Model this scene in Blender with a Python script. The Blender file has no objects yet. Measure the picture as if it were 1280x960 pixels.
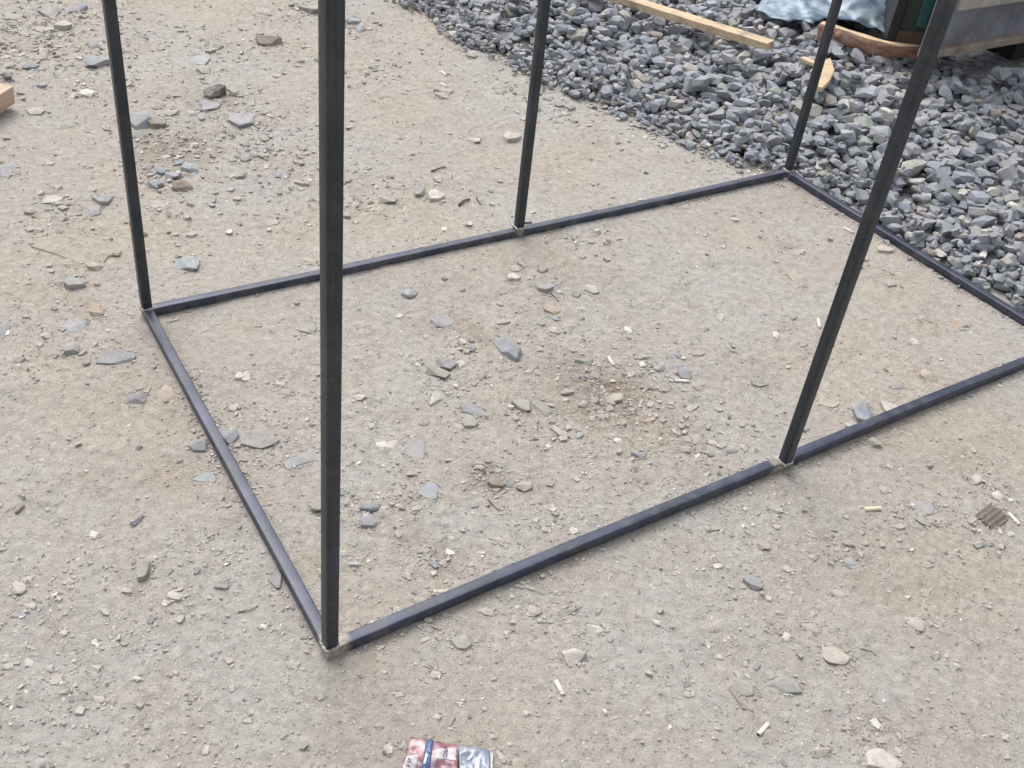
import bpy, bmesh, math, random
import numpy as np
from mathutils import Vector, Matrix, Euler

# ---------------------------------------------------------------- camera
R_ = random.Random(7)
NP = np.random.RandomState(11)
SC = bpy.context.scene
COL = SC.collection
CAM_H = 1.45
F_PX, PITCH, ROLL = 1338.19, 0.665059, 0.131543      # measured on the photograph (1280 x 960)
fw = np.array([0.0, math.cos(PITCH), -math.sin(PITCH)])
r0 = np.array([1.0, 0, 0]); u0 = np.cross(r0, fw)
cr, sr = math.cos(ROLL), math.sin(ROLL)
rt = cr * r0 + sr * u0
up = -sr * r0 + cr * u0
cam_data = bpy.data.cameras.new("camera")
cam = bpy.data.objects.new("camera", cam_data); COL.objects.link(cam)
cam_data.sensor_width = 36.0
cam_data.lens = F_PX * 36.0 / 1280.0
cam_data.clip_start = 0.02
cam_data.clip_end = 800.0
M = Matrix(((rt[0], up[0], -fw[0], 0), (rt[1], up[1], -fw[1], 0), (rt[2], up[2], -fw[2], CAM_H), (0, 0, 0, 1)))
cam.matrix_world = M
SC.camera = cam

# ---------------------------------------------------------------- sky, sun, exposure
SUN_EL, SUN_AZ = math.radians(58), math.radians(-35)   # azimuth from +Y towards +X
w = bpy.data.worlds.new("World"); SC.world = w; w.use_nodes = True
nt = w.node_tree; nt.nodes.clear()
sky = nt.nodes.new("ShaderNodeTexSky"); sky.sky_type = 'NISHITA'; sky.sun_disc = False
sky.sun_elevation = SUN_EL; sky.sun_rotation = SUN_AZ
sky.air_density = 1.0; sky.dust_density = 4.0; sky.ozone_density = 1.0
hs = nt.nodes.new("ShaderNodeHueSaturation"); hs.inputs['Saturation'].default_value = 0.30
bg = nt.nodes.new("ShaderNodeBackground"); bg.inputs['Strength'].default_value = 0.15
wo = nt.nodes.new("ShaderNodeOutputWorld")
nt.links.new(sky.outputs[0], hs.inputs['Color']); nt.links.new(hs.outputs[0], bg.inputs[0]); nt.links.new(bg.outputs[0], wo.inputs[0])
sd = bpy.data.lights.new("sun", 'SUN'); sd.energy = 0.9; sd.angle = math.radians(45); sd.color = (1.0, 0.975, 0.94)
so = bpy.data.objects.new("sun", sd); COL.objects.link(so)
sdir = Vector((math.sin(SUN_AZ) * math.cos(SUN_EL), math.cos(SUN_AZ) * math.cos(SUN_EL), math.sin(SUN_EL)))
so.rotation_euler = sdir.to_track_quat('Z', 'Y').to_euler()
vs = SC.view_settings
vs.view_transform = 'Standard'; vs.look = 'None'; vs.gamma = 1.0; vs.use_curve_mapping = False
vs.exposure = 0.71

# ---------------------------------------------------------------- helpers
def at(u, v, z=0.0):
    d = fw * F_PX + rt * (u - 640.0) + up * (480.0 - v)
    t = (z - CAM_H) / d[2]
    return np.array([d[0] * t, d[1] * t, z])

def project(p):
    p = np.asarray(p, float) - np.array([0, 0, CAM_H])
    zz = p @ fw
    return np.stack([640 + F_PX * (p @ rt) / zz, 480 - F_PX * (p @ up) / zz, zz], -1)

def tag(o, label=None, cat=None, group=None, kind=None):
    if label: o['label'] = label
    if cat: o['category'] = cat
    if group: o['group'] = group
    if kind: o['kind'] = kind
    return o

def empty(name, loc=(0, 0, 0)):
    o = bpy.data.objects.new(name, None); COL.objects.link(o); o.location = loc
    o.empty_display_size = 0.05
    return o

def link(name, me, mat=None, parent=None, loc=None):
    o = bpy.data.objects.new(name, me); COL.objects.link(o)
    if mat is not None and not me.materials: me.materials.append(mat)
    if parent is not None: o.parent = parent
    if loc is not None: o.location = loc
    return o

def mesh_pd(name, V, Fc, smooth=False):
    me = bpy.data.meshes.new(name)
    V = np.asarray(V, np.float32); Fc = np.asarray(Fc, np.int32)
    n, k = Fc.shape
    me.vertices.add(len(V)); me.vertices.foreach_set('co', V.ravel())
    me.loops.add(n * k); me.loops.foreach_set('vertex_index', Fc.ravel())
    me.polygons.add(n); me.polygons.foreach_set('loop_start', np.arange(0, n * k, k, dtype=np.int32))
    me.polygons.foreach_set('use_smooth', np.full(n, smooth))
    me.update(calc_edges=True)
    return me

def bm_mesh(name, bm, smooth=False):
    me = bpy.data.meshes.new(name); bm.normal_update(); bm.to_mesh(me); bm.free()
    if smooth:
        me.polygons.foreach_set('use_smooth', np.full(len(me.polygons), True))
    return me

_perm = np.random.RandomState(5).rand(256, 256)
def vnoise(x, y, seed=0):
    x = np.asarray(x, float) + seed * 17.31; y = np.asarray(y, float) + seed * 9.77
    xi = np.floor(x).astype(int); yi = np.floor(y).astype(int)
    fx = x - xi; fy = y - yi
    fx = fx * fx * fx * (fx * (fx * 6 - 15) + 10); fy = fy * fy * fy * (fy * (fy * 6 - 15) + 10)
    a = _perm[xi & 255, yi & 255]; b = _perm[(xi + 1) & 255, yi & 255]
    c = _perm[xi & 255, (yi + 1) & 255]; d = _perm[(xi + 1) & 255, (yi + 1) & 255]
    return (a * (1 - fx) + b * fx) * (1 - fy) + (c * (1 - fx) + d * fx) * fy - 0.5

def fbm(x, y, sc, octv=3, seed=0):
    s = 0; a = 1.0; t = 0
    ca, sa = math.cos(0.7), math.sin(0.7)
    X, Y = np.asarray(x, float) * sc, np.asarray(y, float) * sc
    for k in range(octv):
        s = s + a * vnoise(X, Y, seed + k * 3); t += a
        X, Y = (X * ca - Y * sa) * 2.03, (X * sa + Y * ca) * 2.03
        a *= 0.5
    return s / t * 2      # about -1..1

# ---------------------------------------------------------------- materials
def mat_new(name):
    m = bpy.data.materials.new(name); m.use_nodes = True
    n = m.node_tree; b = n.nodes['Principled BSDF']
    return m, n, b

def N(nt, typ, **kw):
    nd = nt.nodes.new(typ)
    for k, v in kw.items():
        if k in nd.inputs: nd.inputs[k].default_value = v
        else: setattr(nd, k, v)
    return nd

def noise(nt, vec, scale, detail=4, rough=0.55, dist=0.0):
    nd = N(nt, 'ShaderNodeTexNoise', Scale=scale, Detail=detail, Roughness=rough, Distortion=dist)
    nt.links.new(vec, nd.inputs['Vector'])
    return nd.outputs[0]

def ramp(nt, fac, stops, interp='LINEAR'):
    nd = nt.nodes.new('ShaderNodeValToRGB'); cr_ = nd.color_ramp; cr_.interpolation = interp
    while len(cr_.elements) < len(stops): cr_.elements.new(0.5)
    for e, (p, c) in zip(cr_.elements, stops):
        e.position = p; e.color = (c[0], c[1], c[2], 1) if hasattr(c, '__len__') else (c, c, c, 1)
    nt.links.new(fac, nd.inputs[0])
    return nd.outputs[0]

def mix(nt, fac, a, b, mode='MIX'):
    nd = nt.nodes.new('ShaderNodeMix'); nd.data_type = 'RGBA'; nd.blend_type = mode
    for s, v in ((nd.inputs[0], fac), (nd.inputs[6], a), (nd.inputs[7], b)):
        if hasattr(v, 'links') or isinstance(v, bpy.types.NodeSocket): nt.links.new(v, s)
        elif hasattr(v, '__len__'): s.default_value = (v[0], v[1], v[2], 1)
        else: s.default_value = v
    return nd.outputs[2]

def math_(nt, op, a, b=0.0, clamp=False):
    nd = nt.nodes.new('ShaderNodeMath'); nd.operation = op; nd.use_clamp = clamp
    for s, v in ((nd.inputs[0], a), (nd.inputs[1], b)):
        if isinstance(v, bpy.types.NodeSocket): nt.links.new(v, s)
        else: s.default_value = v
    return nd.outputs[0]

def bump(nt, h, dist, strength=1.0, prev=None):
    nd = nt.nodes.new('ShaderNodeBump'); nd.inputs['Strength'].default_value = strength
    nd.inputs['Distance'].default_value = dist
    nt.links.new(h, nd.inputs['Height'])
    if prev is not None: nt.links.new(prev, nd.inputs['Normal'])
    return nd.outputs[0]

def geo_pos(nt):
    return nt.nodes.new('ShaderNodeNewGeometry').outputs['Position']

GREY = (0.368, 0.350, 0.320)
TAN = (0.378, 0.338, 0.288)
PINK = (0.364, 0.318, 0.280)
BROWN = (0.255, 0.200, 0.150)

def dirt_colour(n, pos):
    a = noise(n, pos, 1.6, 3, 0.5, 0.3)
    c = mix(n, ramp(n, a, [(0.42, 0.0), (0.60, 1.0)]), GREY, TAN)
    b = noise(n, pos, 4.3, 3, 0.6, 0.5)
    c = mix(n, math_(n, 'MULTIPLY', ramp(n, b, [(0.47, 0.0), (0.66, 1.0)]), 0.75), c, PINK)
    # greenish grey mineral patches
    g = noise(n, pos, 6.1, 4, 0.6, 0.2)
    c = mix(n, math_(n, 'MULTIPLY', ramp(n, g, [(0.56, 0.0), (0.68, 1.0)]), 0.55), c, (0.340, 0.328, 0.300))
    d = noise(n, pos, 9.0, 5, 0.7, 0.4)
    c = mix(n, math_(n, 'MULTIPLY', ramp(n, d, [(0.54, 0.0), (0.72, 1.0)]), 0.42), c, BROWN)
    return c

# ground
mg, n, b = mat_new('packed dirt')
pos = geo_pos(n)
c = dirt_colour(n, pos)
# damp/bare darker trodden spots laid out as attribute
att = N(n, 'ShaderNodeAttribute', attribute_name='soil')
c = mix(n, att.outputs['Fac'], c, (0.20, 0.152, 0.112))
f1 = noise(n, pos, 55.0, 5, 0.65)
c = mix(n, 0.42, c, ramp(n, f1, [(0.30, 0.30), (0.5, 0.5), (0.72, 0.74)]), 'OVERLAY')
f2 = noise(n, pos, 330.0, 4, 0.7)
c = mix(n, 0.32, c, ramp(n, f2, [(0.32, 0.25), (0.5, 0.5), (0.68, 0.76)]), 'OVERLAY')
vo = N(n, 'ShaderNodeTexVoronoi', Scale=150.0); n.links.new(pos, vo.inputs['Vector'])
sepc = N(n, 'ShaderNodeSeparateColor'); n.links.new(vo.outputs['Color'], sepc.inputs[0])
speck = math_(n, 'MULTIPLY', math_(n, 'LESS_THAN', vo.outputs['Distance'], 0.30), math_(n, 'GREATER_THAN', sepc.outputs[0], 0.80))
c = mix(n, math_(n, 'MULTIPLY', speck, 0.55), c, (0.55, 0.50, 0.44))
speck2 = math_(n, 'MULTIPLY', math_(n, 'LESS_THAN', vo.outputs['Distance'], 0.30), math_(n, 'GREATER_THAN', sepc.outputs[1], 0.88))
c = mix(n, math_(n, 'MULTIPLY', speck2, 0.6), c, (0.16, 0.14, 0.12))
n.links.new(c, b.inputs['Base Color'])
b.inputs['Roughness'].default_value = 0.95
b.inputs['Specular IOR Level'].default_value = 0.15
hsum = math_(n, 'ADD', math_(n, 'MULTIPLY', noise(n, pos, 42.0, 8, 0.68, 0.35), 1.0), math_(n, 'MULTIPLY', f2, 0.14))
hsum = math_(n, 'ADD', hsum, math_(n, 'MULTIPLY', speck, 0.08))
cn = noise(n, pos, 13.0, 4, 0.6, 0.8)
crk = math_(n, 'POWER', math_(n, 'SUBTRACT', 1.0, math_(n, 'ABSOLUTE', math_(n, 'SUBTRACT', math_(n, 'MULTIPLY', cn, 2.0), 1.0))), 40.0)
cpm = ramp(n, noise(n, pos, 5.0, 3, 0.6), [(0.48, 0.0), (0.6, 1.0)])
hsum = math_(n, 'SUBTRACT', hsum, math_(n, 'MULTIPLY', math_(n, 'MULTIPLY', crk, cpm), 0.17))
n.links.new(bump(n, hsum, 0.0085, 0.95), b.inputs['Normal'])
M_DIRT = mg

def stone_mat(name, per_object, dust=0.35, grain=110.0, dustcol=(0.36, 0.325, 0.285), rough=0.85):
    m, n, b = mat_new(name)
    pos = geo_pos(n)
    if per_object:
        col = n.nodes.new('ShaderNodeObjectInfo').outputs['Color']
    else:
        col = N(n, 'ShaderNodeAttribute', attribute_name='tint').outputs['Color']
    a = noise(n, pos, grain * 0.3, 4, 0.6)
    c = mix(n, 0.55, col, ramp(n, a, [(0.3, 0.30), (0.5, 0.5), (0.7, 0.72)]), 'OVERLAY')
    s = noise(n, pos, grain * 3.0, 3, 0.7)
    c = mix(n, 0.35, c, ramp(n, s, [(0.3, 0.25), (0.5, 0.5), (0.7, 0.78)]), 'OVERLAY')
    nz = N(n, 'ShaderNodeSeparateXYZ'); n.links.new(n.nodes.new('ShaderNodeNewGeometry').outputs['Normal'], nz.inputs[0])
    dm = noise(n, pos, 26.0, 5, 0.7)
    dmask = math_(n, 'MULTIPLY', ramp(n, dm, [(0.40, 0.0), (0.66, 1.0)]), dust)
    c = mix(n, dmask, c, dustcol)
    n.links.new(c, b.inputs['Base Color'])
    b.inputs['Roughness'].default_value = rough
    b.inputs['Specular IOR Level'].default_value = 0.3
    h = math_(n, 'ADD', noise(n, pos, grain, 5, 0.7), math_(n, 'MULTIPLY', s, 0.3))
    n.links.new(bump(n, h, 0.0035, 0.8), b.inputs['Normal'])
    return m
M_STONE = stone_mat('loose stone', True, 0.72, 110.0, (0.37, 0.345, 0.31))
M_SUNK = stone_mat('half buried stone', True, 0.9, 110.0, (0.385, 0.355, 0.318))
M_GRIT = stone_mat('grit', False, 0.35, 160)
M_BALLAST = stone_mat('crushed stone', True, 0.5, 70.0, (0.335, 0.338, 0.350))
M_BALLAST_S = stone_mat('crushed stone mass', False, 0.5, 70.0, (0.335, 0.338, 0.350))

# steel
def steel(name, c0, c1, c2, rust=.5, high=.12):
    m, n, b = mat_new(name)
    pos = geo_pos(n)
    tu = N(n, 'ShaderNodeAttribute', attribute_name='tuv').outputs['Vector']
    a = noise(n, pos, 11.0, 4, 0.6, 0.4)
    c = ramp(n, a, [(0.30, c0), (0.5, c1), (0.66, c2)])
    st = noise(n, tu, 1.0, 5, 0.7)
    c = mix(n, 0.8, c, ramp(n, st, [(0.32, 0.28), (0.5, 0.5), (0.68, 0.78)]), 'OVERLAY')
    # bright drag scratches along the bar
    c = mix(n, math_(n, 'MULTIPLY', ramp(n, st, [(0.67, 0.0), (0.71, 1.0)]), 0.35), c, (0.16, 0.155, 0.165))
    rs = noise(n, pos, 48.0, 6, 0.75)
    c = mix(n, math_(n, 'MULTIPLY', ramp(n, rs, [(0.57, 0.0), (0.66, 1.0)]), rust), c, (0.095, 0.070, 0.055))
    sc_ = N(n, 'ShaderNodeAttribute', attribute_name='scorch')
    sn = noise(n, pos, 90.0, 4, 0.7)
    sf = math_(n, 'MULTIPLY', sc_.outputs['Fac'], ramp(n, sn, [(0.30, 0.15), (0.55, 1.0)]), True)
    c = mix(n, sf, c, (0.50, 0.455, 0.36))
    # dust and splashed dirt, heavier close to the ground
    du = noise(n, pos, 30.0, 6, 0.75)
    pz = N(n, 'ShaderNodeSeparateXYZ'); n.links.new(pos, pz.inputs[0])
    low = ramp(n, math_(n, 'MULTIPLY', pz.outputs[2], 25.0), [(0.0, 1.0), (0.35, 0.5), (1.0, high)])
    dmk = math_(n, 'MULTIPLY', ramp(n, du, [(0.46, 0.0), (0.66, 1.0)]), low)
    c = mix(n, math_(n, 'MULTIPLY', dmk, 0.55), c, (0.27, 0.24, 0.205))
    n.links.new(c, b.inputs['Base Color'])
    b.inputs['Metallic'].default_value = 0.25
    rr = ramp(n, st, [(0.3, 0.30), (0.7, 0.50)])
    rgh = mix(n, math_(n, 'MAXIMUM', sf, dmk), rr, (0.8, 0.8, 0.8))
    n.links.new(rgh, b.inputs['Roughness'])
    b.inputs['Specular IOR Level'].default_value = 0.62
    n.links.new(bump(n, math_(n, 'ADD', noise(n, pos, 200.0, 3, 0.6), math_(n, 'MULTIPLY', st, .6)), 0.0007, 0.5), b.inputs['Normal'])
    return m
M_STEEL = steel('rail mill scale steel with painted sky sheen', (0.022, 0.028, 0.045), (0.031, 0.040, 0.070), (0.052, 0.055, 0.095), .4)  # extra blue over the posts is sky reflection put into the base colour
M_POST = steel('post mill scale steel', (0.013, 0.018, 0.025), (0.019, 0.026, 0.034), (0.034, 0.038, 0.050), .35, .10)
# post steel is the same bar stock
mw, n, b = mat_new('weld bead metal')
pos = geo_pos(n)
c = ramp(n, noise(n, pos, 260.0, 3, 0.6), [(0.35, (0.14, 0.125, 0.11)), (0.5, (0.36, 0.34, 0.30)), (0.66, (0.60, 0.58, 0.52))])
n.links.new(c, b.inputs['Base Color']); b.inputs['Metallic'].default_value = 0.5; b.inputs['Roughness'].default_value = 0.5
M_WELD = mw

def wood_mat(name, c1, c2, stain, axis_scale=(60, 60, 4), knots=0.5):
    m, n, b = mat_new(name)
    tc = n.nodes.new('ShaderNodeTexCoord'); mp = N(n, 'ShaderNodeMapping')
    mp.inputs['Scale'].default_value = axis_scale
    n.links.new(tc.outputs['Object'], mp.inputs[0])
    a = noise(n, mp.outputs[0], 1.6, 5, 0.6, 1.2)
    c = ramp(n, a, [(0.32, c1), (0.62, c2)])
    p = tc.outputs['Object']
    s = noise(n, p, 15.0, 5, 0.65)
    c = mix(n, math_(n, 'MULTIPLY', ramp(n, s, [(0.50, 0.0), (0.66, 1.0)]), knots), c, stain)
    g = noise(n, p, 190.0, 3, 0.6)
    c = mix(n, 0.3, c, ramp(n, g, [(0.3, 0.3), (0.7, 0.7)]), 'OVERLAY')
    n.links.new(c, b.inputs['Base Color']); b.inputs['Roughness'].default_value = 0.8
    b.inputs['Specular IOR Level'].default_value = 0.2
    n.links.new(bump(n, a, 0.002, 0.6), b.inputs['Normal'])
    return m
M_PINE = wood_mat('sawn pine', (0.47, 0.36, 0.23), (0.60, 0.48, 0.33), (0.27, 0.215, 0.17), (3, 60, 60), 0.8)
M_PINE2 = wood_mat('fresh pine offcut', (0.50, 0.37, 0.23), (0.60, 0.46, 0.30), (0.36, 0.27, 0.19), (8, 60, 60), 0.6)
M_BARK = wood_mat('peeled red bark', (0.17, 0.085, 0.06), (0.34, 0.19, 0.135), (0.46, 0.32, 0.24), (5, 30, 30), 0.8)

def painted(name, col, col2, dirt, rough=0.5, metal=0.0, streak=0.5, sc=(14, 14, 3)):
    m, n, b = mat_new(name)
    tc = n.nodes.new('ShaderNodeTexCoord'); p = tc.outputs['Object']
    mp = N(n, 'ShaderNodeMapping'); mp.inputs['Scale'].default_value = sc; n.links.new(p, mp.inputs[0])
    a = noise(n, mp.outputs[0], 1.0, 6, 0.65, 0.3)
    c = ramp(n, a, [(0.35, col), (0.62, col2)])
    s = noise(n, p, 9.0, 6, 0.7)
    c = mix(n, math_(n, 'MULTIPLY', ramp(n, s, [(0.50, 0.0), (0.64, 1.0)]), streak), c, dirt)
    n.links.new(c, b.inputs['Base Color']); b.inputs['Roughness'].default_value = rough; b.inputs['Metallic'].default_value = metal
    n.links.new(bump(n, s, 0.002, 0.4), b.inputs['Normal'])
    return m
M_GREYP = painted('weathered grey paint', (0.16, 0.16, 0.19), (0.27, 0.27, 0.30), (0.13, 0.12, 0.10), 0.45)
M_RUSTP = painted('rusty beige flange', (0.26, 0.20, 0.15), (0.36, 0.30, 0.24), (0.15, 0.10, 0.07), 0.7)
M_PALEP = painted('pale worn ledge', (0.34, 0.30, 0.25), (0.46, 0.42, 0.37), (0.22, 0.18, 0.14), 0.6)
M_WHITE = painted('pale edging', (0.42, 0.42, 0.38), (0.55, 0.55, 0.5), (0.25, 0.23, 0.2), 0.5)
M_GREEN = painted('dark green paint', (0.012, 0.022, 0.018), (0.022, 0.034, 0.026), (0.045, 0.036, 0.024), 0.4)
M_TEAL = painted('teal paint', (0.012, 0.065, 0.065), (0.022, 0.10, 0.095), (0.02, 0.04, 0.035), 0.35)
M_BLACK = painted('black steel sheet', (0.008, 0.008, 0.010), (0.014, 0.014, 0.016), (0.02, 0.018, 0.015), 0.6)
M_RUST = painted('rust brown', (0.06, 0.04, 0.025), (0.10, 0.065, 0.04), (0.03, 0.03, 0.02), 0.8)

# ---------------------------------------------------------------- layout of the frame (measured joints)
TUBE = 0.0218
JA = at(412.5, 812, 0.0109); JB = at(184, 390, 0.0109); JC = at(984, 217, 0.0109)
JE = at(979, 582, 0.0109); JF = at(648, 289, 0.0109); JD = at(1331, 433, 0.0109)
RAILS = [(JA, JD), (JB, JC), (JA, JB), (JD, JC)]

def seg_dist(x, y, a, b_):
    ax, ay = a[0], a[1]; dx, dy = b_[0] - ax, b_[1] - ay
    t = np.clip(((x - ax) * dx + (y - ay) * dy) / (dx * dx + dy * dy), 0, 1)
    return np.hypot(x - ax - t * dx, y - ay - t * dy), t

# gravel outline on the ground
gp_px = [(430, -60), (505, 2), (545, 22), (575, 52), (640, 75), (690, 108), (760, 140), (830, 168), (880, 190), (930, 207), (972, 214),
         (1000, 226), (1045, 252), (1100, 292), (1150, 322), (1200, 352), (1255, 378), (1330, 418)]
GP = [at(u, v)[:2] for u, v in gp_px]
dirc = (JD - JC)[:2]; dirc = dirc / np.linalg.norm(dirc)
GP = [GP[0] + np.array([-2.2, 3.2])] + GP + [GP[-1] + dirc * 0.8 + np.array([0.25, 0.1]), np.array([6.0, 1.0]), np.array([9.0, 4.0]), np.array([9.0, 16.0]), np.array([-4.0, 16.0])]
GP = np.array(GP)

def gravel_sd(x, y):
    """positive inside the gravel, distance to its outline"""
    x = np.asarray(x, float); y = np.asarray(y, float)
    inside = np.zeros(x.shape, bool); dmin = np.full(x.shape, 1e9)
    n_ = len(GP)
    for i in range(n_):
        a = GP[i]; b_ = GP[(i + 1) % n_]
        d, _ = seg_dist(x, y, a, b_); dmin = np.minimum(dmin, d)
        cond = ((a[1] > y) != (b_[1] > y))
        with np.errstate(divide='ignore', invalid='ignore'):
            xi = (b_[0] - a[0]) * (y - a[1]) / (b_[1] - a[1] + 1e-12) + a[0]
        inside ^= cond & (x < xi)
    return np.where(inside, dmin, -dmin)

# rough, crumbly patches of the dirt: photo position, radius in metres, strength
ROUGH_PX = [(745, 490, .10, 1.0), (770, 510, .08, 1.0), (690, 430, .10, .6), (640, 400, .10, .5), (575, 470, .10, .5), (610, 600, .05, 1.0),
            (680, 530, .07, .7), (850, 520, .10, .5), (870, 560, .09, .6), (830, 470, .09, .5), (1010, 430, .1, .4), (920, 445, .08, .4),
            (500, 620, .09, .5), (540, 700, .06, .5), (640, 760, .06, .4), (700, 655, .06, .4), (320, 560, .09, .5), (290, 530, .07, .5),
            (60, 30, .30, 1.0), (20, 60, .22, .8), (90, 90, .2, .6), (220, 180, .14, .8), (300, 150, .16, .8), (250, 130, .12, .6),
            (330, 190, .12, .7), (200, 225, .09, .8), (345, 225, .08, .6), (300, 60, .2, .5), (390, 15, .16, .9), (440, 30, .12, .8), (80, 265, .12, .5),
            (430, 250, .14, .5), (480, 90, .2, .4), (560, 60, .14, .6), (640, 110, .12, .6), (700, 140, .12, .7), (100, 440, .09, .5), (45, 450, .07, .5),
            (1050, 690, .06, .5), (910, 730, .06, .5), (960, 790, .06, .4), (1180, 770, .05, .4), (1250, 600, .09, .6), (1220, 660, .08, .7), (1130, 650, .06, .5),
            (80, 850, .07, .3), (60, 740, .06, .35), (90, 720, .05, .3), (450, 640, .05, .7), (1080, 905, .06, .5), (840, 610, .06, .3), (980, 650, .05, .5),
            (1020, 250, .10, .5), (1100, 330, .08, .5), (980, 300, .08, .4), (730, 290, .08, .5), (560, 345, .08, .3), (680, 350, .08, .6), (560, 790, .04, .5),
            (180, 790, .06, .3), (270, 700, .07, .4), (240, 760, .06, .4), (1150, 450, .08, .4), (1230, 480, .07, .3)]
ROUGH_PX += [(760, 480, .26, .6), (600, 420, .2, .45), (280, 160, .4, .55), (60, 60, .4, .65), (480, 620, .15, .4), (420, 220, .3, .35), (640, 760, .12, .3), (900, 640, .2, .25), (90, 400, .2, .3), (1200, 640, .2, .3)]
ROUGH = [(at(u, v)[:2], r, s) for u, v, r, s in ROUGH_PX]
SOIL_PX = [(755, 495, .085, .75), (720, 470, .06, .5), (800, 500, .07, .35), (612, 598, .035, .8), (595, 415, .05, .35), (215, 188, .10, .55), (262, 130, .09, .35), (850, 545, .05, .35),
           (560, 700, .03, .5), (1240, 650, .025, .6), (870, 600, .04, .25), (960, 480, .05, .2), (1190, 570, .06, .2), (545, 400, .06, .25), (690, 290, .03, .6), (40, 110, .06, .0)]
SOIL = [(at(u, v)[:2], r, s) for u, v, r, s in SOIL_PX]

def blob_sum(x, y, L):
    s = np.zeros(np.shape(x))
    for c_, r, k in L:
        s = np.maximum(s, k * np.exp(-((x - c_[0]) ** 2 + (y - c_[1]) ** 2) / (r * r) * 0.8))
    return s

def rough_at(x, y):
    s = blob_sum(x, y, ROUGH)
    g = np.clip(fbm(x, y, 2.2, 3, 21) * 1.3 + 0.15, 0, 1)
    return np.clip(s * (0.55 + 0.9 * (fbm(x, y, 14, 2, 5) * 0.5 + 0.5)) + 0.16 * g, 0, 1.1)

def ground_h(x, y):
    h = fbm(x, y, 0.9, 2, 1) * 0.010 + fbm(x, y, 5.0, 3, 2) * 0.0045 + fbm(x, y, 26.0, 3, 3) * 0.0016
    ro = rough_at(x, y)
    k = fbm(x, y, 48.0, 3, 4)
    h = h + ro * (np.abs(k) * 0.0095 - 0.001) + ro * np.maximum(0, fbm(x, y, 95.0, 2, 9)) * 0.0035
    # small scattered lumps everywhere
    lump = np.maximum(0, fbm(x, y, 70.0, 2, 8) - 0.25)
    h = h + lump * 0.007
    dm = np.full(np.shape(x), 9.0)
    for a, b_ in RAILS:
        d, _ = seg_dist(x, y, a, b_); dm = np.minimum(dm, d)
    k = np.clip((dm - 0.01) / 0.22, 0, 1); k = k * k * (3 - 2 * k)
    small = fbm(x, y, 9.0, 3, 12) * 0.0028 + fbm(x, y, 60.0, 2, 13) * 0.0012
    h = h * k + (small + 0.0005) * (1 - k) + np.exp(-(dm / 0.03) ** 2) * 0.002
    return h

# ---------------------------------------------------------------- ground sheet
def axis(segs):
    out = [segs[0][0]]
    for a, b_, st in segs:
        n_ = max(1, int(round((b_ - a) / st)))
        out += list(a + (b_ - a) * (np.arange(1, n_ + 1) / n_))
    return np.array(out)
gx = axis([(-150, -10, 10), (-10, -3.6, .4), (-3.6, -2.3, .05), (-2.3, -1.2, .010), (-1.2, 1.25, .0065), (1.25, 1.9, .012), (1.9, 4, .15), (4, 10, .6), (10, 150, 10)])
gy = axis([(-120, -5, 10), (-5, 0, .4), (0, .62, .03), (.62, 2.4, .0065), (2.4, 3.7, .009), (3.7, 4.8, .015), (4.8, 7, .12), (7, 12, .6), (12, 220, 10)])
GX, GY = np.meshgrid(gx, gy)
GZ = ground_h(GX, GY)
sdg = gravel_sd(GX, GY)
GZ = np.where(sdg > 0.12, GZ - np.clip((sdg - 0.12) * 0.3, 0, 0.02), GZ)
soil = np.clip(blob_sum(GX, GY, SOIL) * (0.65 + 0.9 * np.clip(fbm(GX, GY, 22, 3, 31) + 0.3, 0, 1)), 0, 0.8)
nx, ny = len(gx), len(gy)
V = np.stack([GX, GY, GZ], -1).reshape(-1, 3)
idx = np.arange(nx * ny).reshape(ny, nx)
Q = np.stack([idx[:-1, :-1], idx[:-1, 1:], idx[1:, 1:], idx[1:, :-1]], -1).reshape(-1, 4)
me = mesh_pd('ground', V, Q, True)
at_ = me.attributes.new('soil', 'FLOAT', 'POINT'); at_.data.foreach_set('value', soil.ravel().astype(np.float32))
GROUND = link('ground', me, M_DIRT)
tag(GROUND, 'packed beige dirt yard strewn with grit and half buried stones', kind='structure')

# ---------------------------------------------------------------- stone shapes
def hull_pts(pts):
    bm = bmesh.new()
    for p in pts: bm.verts.new(p)
    r = bmesh.ops.convex_hull(bm, input=bm.verts)
    bad = [g for g in r['geom_interior'] if isinstance(g, bmesh.types.BMVert)]
    bmesh.ops.delete(bm, geom=list(set(bad)), context='VERTS')
    lone = [v_ for v_ in bm.verts if not v_.link_faces]
    if lone: bmesh.ops.delete(bm, geom=lone, context='VERTS')
    bmesh.ops.recalc_face_normals(bm, faces=bm.faces)
    return bm

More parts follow.
